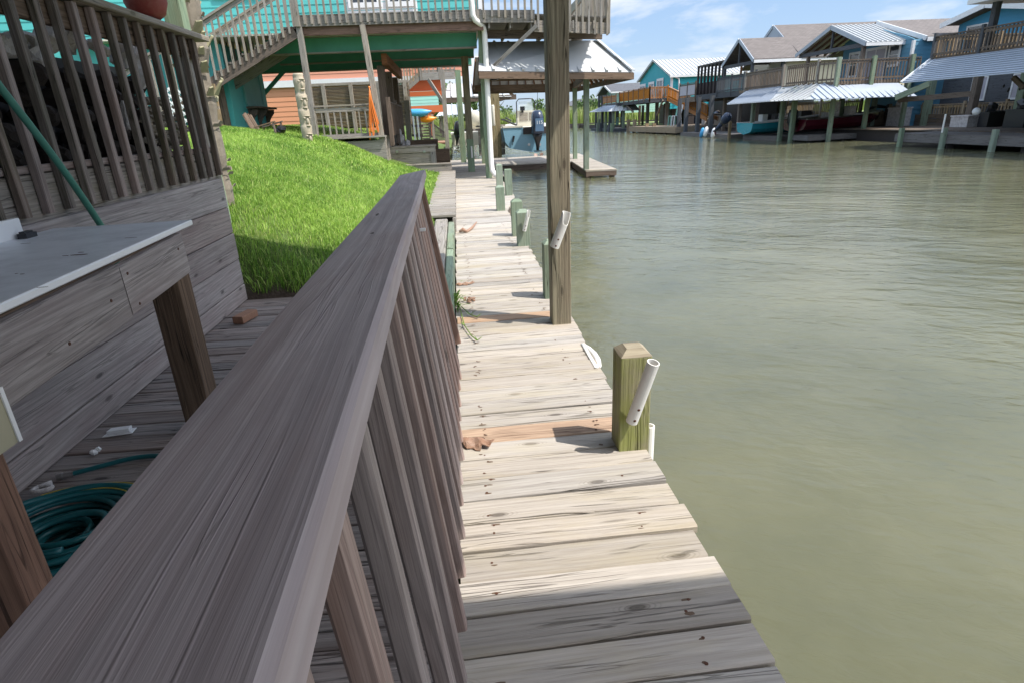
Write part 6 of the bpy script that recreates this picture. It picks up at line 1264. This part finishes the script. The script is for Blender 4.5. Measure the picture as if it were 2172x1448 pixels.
# mint house far down the canal
hg = thing('mint_house', (22, 77, 0), 'small mint gabled house with dark roof farthest along the right bank', 'house')
m = MB(); siding(m, (19.6, 80.5, 0), (0, -1, 0), (-1, 0, 0), [(0, 2.7), (6.8, 2.7), (6.8, 3.95), (3.6, 4.8), (0, 3.85)], .26); siding(m, (19.6, 73.7, 0), (1, 0, 0), (0, -1, 0), [(0, 1.6), (12, 1.6), (12, 3.95), (0, 3.95)], .26); m.build('wall', M['mint'], hg)
m = MB(); m.slab([(18.5, 73.4, 3.95), (32, 73.4, 3.95), (32, 76.9, 4.92), (18.5, 76.9, 4.92)], (0, 0, .1)); m.slab([(18.5, 76.9, 4.92), (32, 76.9, 4.92), (32, 80.8, 3.8), (18.5, 80.8, 3.8)], (0, 0, .1)); m.build('roof', M['shinglegrey'], hg)
m = MB(); m.beam((18.46, 73.4, 3.95), (18.46, 76.9, 4.92), .08, .2); m.beam((18.46, 76.9, 4.92), (18.46, 80.8, 3.8), .08, .2); m.beam((18.5, 73.36, 3.92), (32, 73.36, 3.92), .08, .16); m.build('barge_board', M['trim'], hg)
m = MB(); m.box((18.7, 76.5, 3.3), (18.8, 80.4, 3.8)); m.build('porch_beam', M['fargrey'], hg)
for y in (78.5, 80.2): post(hg, (18.7, y), -.4, 3.8, .25, M['fargrey'], 'porch_post')
dg = thing('mint_house_deck', (17.6, 70, 2.6), 'orange planked deck rail over a white awning at the mint house', 'deck')
m = MB(); m.slab([(17.5, 57.5+9, 2.65), (17.5, 73, 2.65), (19.6, 73, 2.65), (19.6, 66.5, 2.65)], (0, 0, -.2)); m.build('deck_floor', M['fargrey'], dg)
railing(dg, (17.5, 73, 2.68), (17.5, 67, 2.68), .78, .2, M['orangewood'], (0, .33, .66, 1), solid=M['orangewood'], matp=M['far'])
m = MB(); metal_roof(m, (16.4, 75.6, 1.88), (16.6, 66.5, 1.82), (17.5, 67, 2.45), (17.5, 72.5, 2.5), .5); m.build('awning_sheet', M['grey_shade_roof'], dg)
m = MB(); metal_roof(m, (16.6, 66.5, 1.82), (19.5, 64.8, 1.80), (19.4, 66.3, 2.45), (17.5, 67, 2.45), .45); m.build('awning_sheet', M['metalroof'], dg)
for i in range(6): post(dg, (17.2, 66.8+i*1.7), -.7, 1.95, .24, M['fargrey'] if i % 2 else M['green'], 'deck_post')
for i in range(3): m = MB(); m.box((18.6, 68+i*2.2, .1), (18.7, 69.2+i*2.2, 2.1), axis=2); m.build('dark_screen', M['charcoal'], dg)
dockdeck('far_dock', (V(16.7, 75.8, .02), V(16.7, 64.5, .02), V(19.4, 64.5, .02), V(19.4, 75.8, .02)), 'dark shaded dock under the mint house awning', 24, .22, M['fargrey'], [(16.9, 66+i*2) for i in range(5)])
for i, px in enumerate((1268, 1275, 1284, 1293, 1298)): pile((px, px-.5), 262, 277, 16.6, M['fargrey'] if i % 2 else M['green'], 'grey mooring pile by the mint house dock, number %s from the far end' % ('one', 'two', 'three', 'four', 'five')[i], w=.28)
for x, y, w_ in ((21.5, 60, 2.2), (21, 65, 2), (22, 50, 2.5)): pass
m = MB(); m.box((24, 45, .25), (24.2, 72, 2.3)); tag(m.build('shade_sheet', M['charcoal']), 'long dark backdrop standing in for shade beneath the far stilt houses', 'screen')  # dark sheet stands in for the shade beneath the houses
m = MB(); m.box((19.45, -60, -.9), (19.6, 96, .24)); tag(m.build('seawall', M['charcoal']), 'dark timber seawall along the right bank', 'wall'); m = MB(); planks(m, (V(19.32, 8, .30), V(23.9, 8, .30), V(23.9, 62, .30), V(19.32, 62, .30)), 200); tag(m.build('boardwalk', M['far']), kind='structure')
# ------------------------------------------------------------------ far end: reeds, trees, distant houses, poles
n = 5200; x = rng.uniform(-14, 40, n); y = rng.uniform(99.5, 106, n); blades('reeds', np.stack([x, y, np.full(n, .22)], 1), 2.4, .16, M['marsh'], .35, 'tall pale green reeds along the far end of the canal')
n = 9000; x = rng.uniform(-60, 90, n); y = rng.uniform(106, 190, n); blades('marsh_grass', np.stack([x, y, np.full(n, .22)], 1), 2.0, .42, M['marsh'], .4, 'distant marsh grass beyond the reeds')
def tree(x, y, h, r, label, mat=None):
    t = thing('tree', (x, y, .2), label, 'tree', 'trees beyond the end of the canal'); m = MB(); m.tube([(x, y, .1), (x+.1, y, h*.35), (x, y, h*.6)], [.16, .12, .06], 7)
    for k in range(5): g = k*1.3; m.tube([(x, y, h*(.35+.05*k)), (x+math.cos(g)*r*.7, y+math.sin(g)*r*.7, h*(.6+.05*k))], [.06, .02], 5)
    m.build('trunk', M['brown'], t); m = MB()
    for k in range(420):
        cl = k % 9; g = cl*2.4; cx = x+math.cos(g)*r*.55*(cl > 0); cy = y+math.sin(g)*r*.55*(cl > 0); cz = h*(.55+.05*cl) if cl < 8 else h*.95
        d = V(random.gauss(0, 1), random.gauss(0, 1), random.gauss(0, .8)).normalized()*r*.42*random.uniform(.5, 1); q = V(cx, cy, cz)+d; a = V(random.gauss(0, 1), random.gauss(0, 1), random.gauss(0, 1)).normalized()*r*.11; b_ = V(random.gauss(0, 1), random.gauss(0, 1), random.gauss(0, 1)).normalized()*r*.11; m.add([q-a, q+b_, q+a, q-b_], [(0, 1, 2, 3)])
    m.build('crown', mat or M['bush'], t)
tree(14.3, 112, 4.2, 2.2, 'dark bushy tree left of the two utility poles above the reeds'); tree(24.6, 116, 4.3, 2.6, 'dark rounded tree before the distant grey roofed house'); tree(28, 118, 3.9, 2.2, 'low dark tree beside the mint house posts'); tree(3.6, 60, 5.2, 1.7, 'leafy tree behind the lift posts of the blue skiff'); tree(-1.5, 62, 4.6, 2.2, 'green tree behind the kayak rack'); tree(1.2, 70, 4.2, 2.0, 'green bush behind the white roof shelter'); tree(9, 116, 3.4, 2, 'small green bush in the reeds behind the skiff windscreen'); tree(17.8, 125, 3.2, 2.2, 'pale low tree in the middle of the marsh')
def farhouse(x, y, w, d, h, wall, label):
    t = thing('distant_house', (x, y, 0), label, 'house', 'distant houses beyond the marsh'); m = MB(); m.box((x-w/2, y-d/2, .2), (x+w/2, y+d/2, h), axis=2); m.build('wall', wall, t)
    m = MB(); a = h+1.9; m.slab([(x-w/2-.5, y-d/2-.5, h), (x+w/2+.5, y-d/2-.5, h), (x+w*.25, y, a), (x-w*.25, y, a)], (0, 0, .1)); m.slab([(x+w/2+.5, y+d/2+.5, h), (x-w/2-.5, y+d/2+.5, h), (x-w*.25, y, a), (x+w*.25, y, a)], (0, 0, .1)); m.slab([(x-w/2-.5, y+d/2+.5, h), (x-w/2-.5, y-d/2-.5, h), (x-w*.25, y, a)], (0, 0, .1)); m.slab([(x+w/2+.5, y-d/2-.5, h), (x+w/2+.5, y+d/2+.5, h), (x+w*.25, y, a)], (0, 0, .1)); m.build('roof', M['shinglegrey'], t)
    for k in (-.25, .25): window(t, (0, y-d/2, 0), (1, 0, 0), (0, -1, 0), x+w*k-.6, x+w*k+.6, h-1.8, h-.5, 1, 1, fw=.15)
farhouse(41, 190, 16, 10, 4.4, M['beige'], 'distant low tan house with grey hip roof left of the boathouse pole'); farhouse(55, 205, 14, 10, 5.0, M['mint'], 'distant pale green house behind the mint house deck'); farhouse(49, 215, 12, 10, 4.6, M['trim'], 'distant white house between the tan and green houses')
def pole(x, y, h, label):
    t = thing('utility_pole', (x, y, 0), label, 'utility pole'); m = MB(); m.lathe((x, y, 0), [(.16, 0), (.11, h)], 8); m.build('shaft', M['fargrey'], t); m = MB(); m.beam((x-1.4, y, h-.9), (x+1.4, y, h-.9), .12, .12); m.build('cross_arm', M['fargrey'], t)
a = AY(1236, 205, 140); pole(a.x, 140, a.z, 'thin utility pole rising behind the far reeds right of the tall post'); a = AY(1147, 222, 150); pole(a.x, 150, a.z, 'faint utility pole just left of the tall brown post')
# ------------------------------------------------------------------ sky, sun, camera
w = bpy.data.worlds.new('World'); SC.world = w; w.use_nodes = True; nt = w.node_tree; nt.nodes.clear(); N = NT(nt)
sun = Vector((SX, SY, 1)).normalized(); el = math.asin(sun.z); az = math.atan2(sun.x, sun.y)
sk = N.n('ShaderNodeTexSky', sky_type='NISHITA'); sk.sun_disc = False; sk.sun_elevation = el; sk.sun_rotation = az; sk.air_density = 1.0; sk.dust_density = .6; sk.ozone_density = 1.5
tc = N.n('ShaderNodeTexCoord'); sp = N.n('ShaderNodeSeparateXYZ'); N.l(tc.outputs['Generated'], sp.inputs[0])
zc = N.math('MAXIMUM', sp.outputs[2], .02); dv = N.math('ADD', zc, .18)
cb = N.n('ShaderNodeCombineXYZ'); N.l(N.math('DIVIDE', sp.outputs[0], dv), cb.inputs[0]); N.l(N.math('DIVIDE', sp.outputs[1], dv), cb.inputs[1]); cb.inputs[2].default_value = 3.7
c1 = N.noise(cb.outputs[0], 1.25, 9, .58, .25); c2_ = N.noise(cb.outputs[0], .55, 3, .5)
cm = N.ramp(N.math('ADD', N.math('MULTIPLY', c1, .7), N.math('MULTIPLY', c2_, .5)), .585, .75); cm = N.math('MULTIPLY', cm, N.ramp(sp.outputs[2], -.01, .06), True)
skc = N.mix(.45, sk.outputs[0], (3.9, 5.9, 9.6))
mixc = N.mix(cm, skc, (8.6, 8.7, 9.0))
c3 = N.noise(cb.outputs[0], 2.2, 6, .6, .3); hi = N.math('MULTIPLY', N.math('MULTIPLY', N.ramp(sp.outputs[2], .24, .42), N.math('MULTIPLY', N.ramp(sp.outputs[1], .45, .12), N.ramp(sp.outputs[0], .10, .45))), N.math('ADD', N.math('MULTIPLY', N.ramp(c3, .36, .60), .75), .2), True); mixc = N.mix(hi, mixc, (34, 34, 35.5))  # very bright cloud bank added outside the view as fill light
mid = N.math('MULTIPLY', N.ramp(sp.outputs[2], .24, .38), N.math('ADD', N.math('MULTIPLY', N.ramp(c3, .38, .62), .5), .35), True); mixc = N.mix(N.math('MULTIPLY', mid, N.math('SUBTRACT', 1.0, hi, True)), mixc, (8.0, 9.8, 12.6))  # paler sky band added above the view to silver the water reflection
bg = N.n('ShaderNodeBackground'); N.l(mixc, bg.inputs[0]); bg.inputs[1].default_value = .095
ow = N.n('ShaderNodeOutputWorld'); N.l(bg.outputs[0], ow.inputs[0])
ld = bpy.data.lights.new('sun', 'SUN'); ld.energy = 4.5; ld.angle = R_(.53); ld.color = (1, .95, .87); lo = bpy.data.objects.new('sun', ld); COL.objects.link(lo); lo.location = (20, -10, 35); lo.rotation_euler = sun.to_track_quat('Z', 'Y').to_euler()
cd = bpy.data.cameras.new('camera'); cd.sensor_width = 36; cd.lens = 36*F/2172; cd.clip_start = .02; cd.clip_end = 6000; co = bpy.data.objects.new('camera', cd); COL.objects.link(co)
# camera axes in world: x = image right, y = image up, -z = view
Rw = Matrix((ROT @ Vector((1, 0, 0)), ROT @ Vector((0, -1, 0)), ROT @ Vector((0, 0, -1)))).transposed()
co.matrix_world = Matrix.Translation(EYE) @ Rw.to_4x4(); SC.camera = co
vs_ = SC.view_settings; vs_.view_transform = 'Standard'; vs_.look = 'None'; vs_.gamma = 1; vs_.exposure = .45; vs_.use_curve_mapping = False
SC.cycles.max_bounces = 8; SC.cycles.use_denoising = True
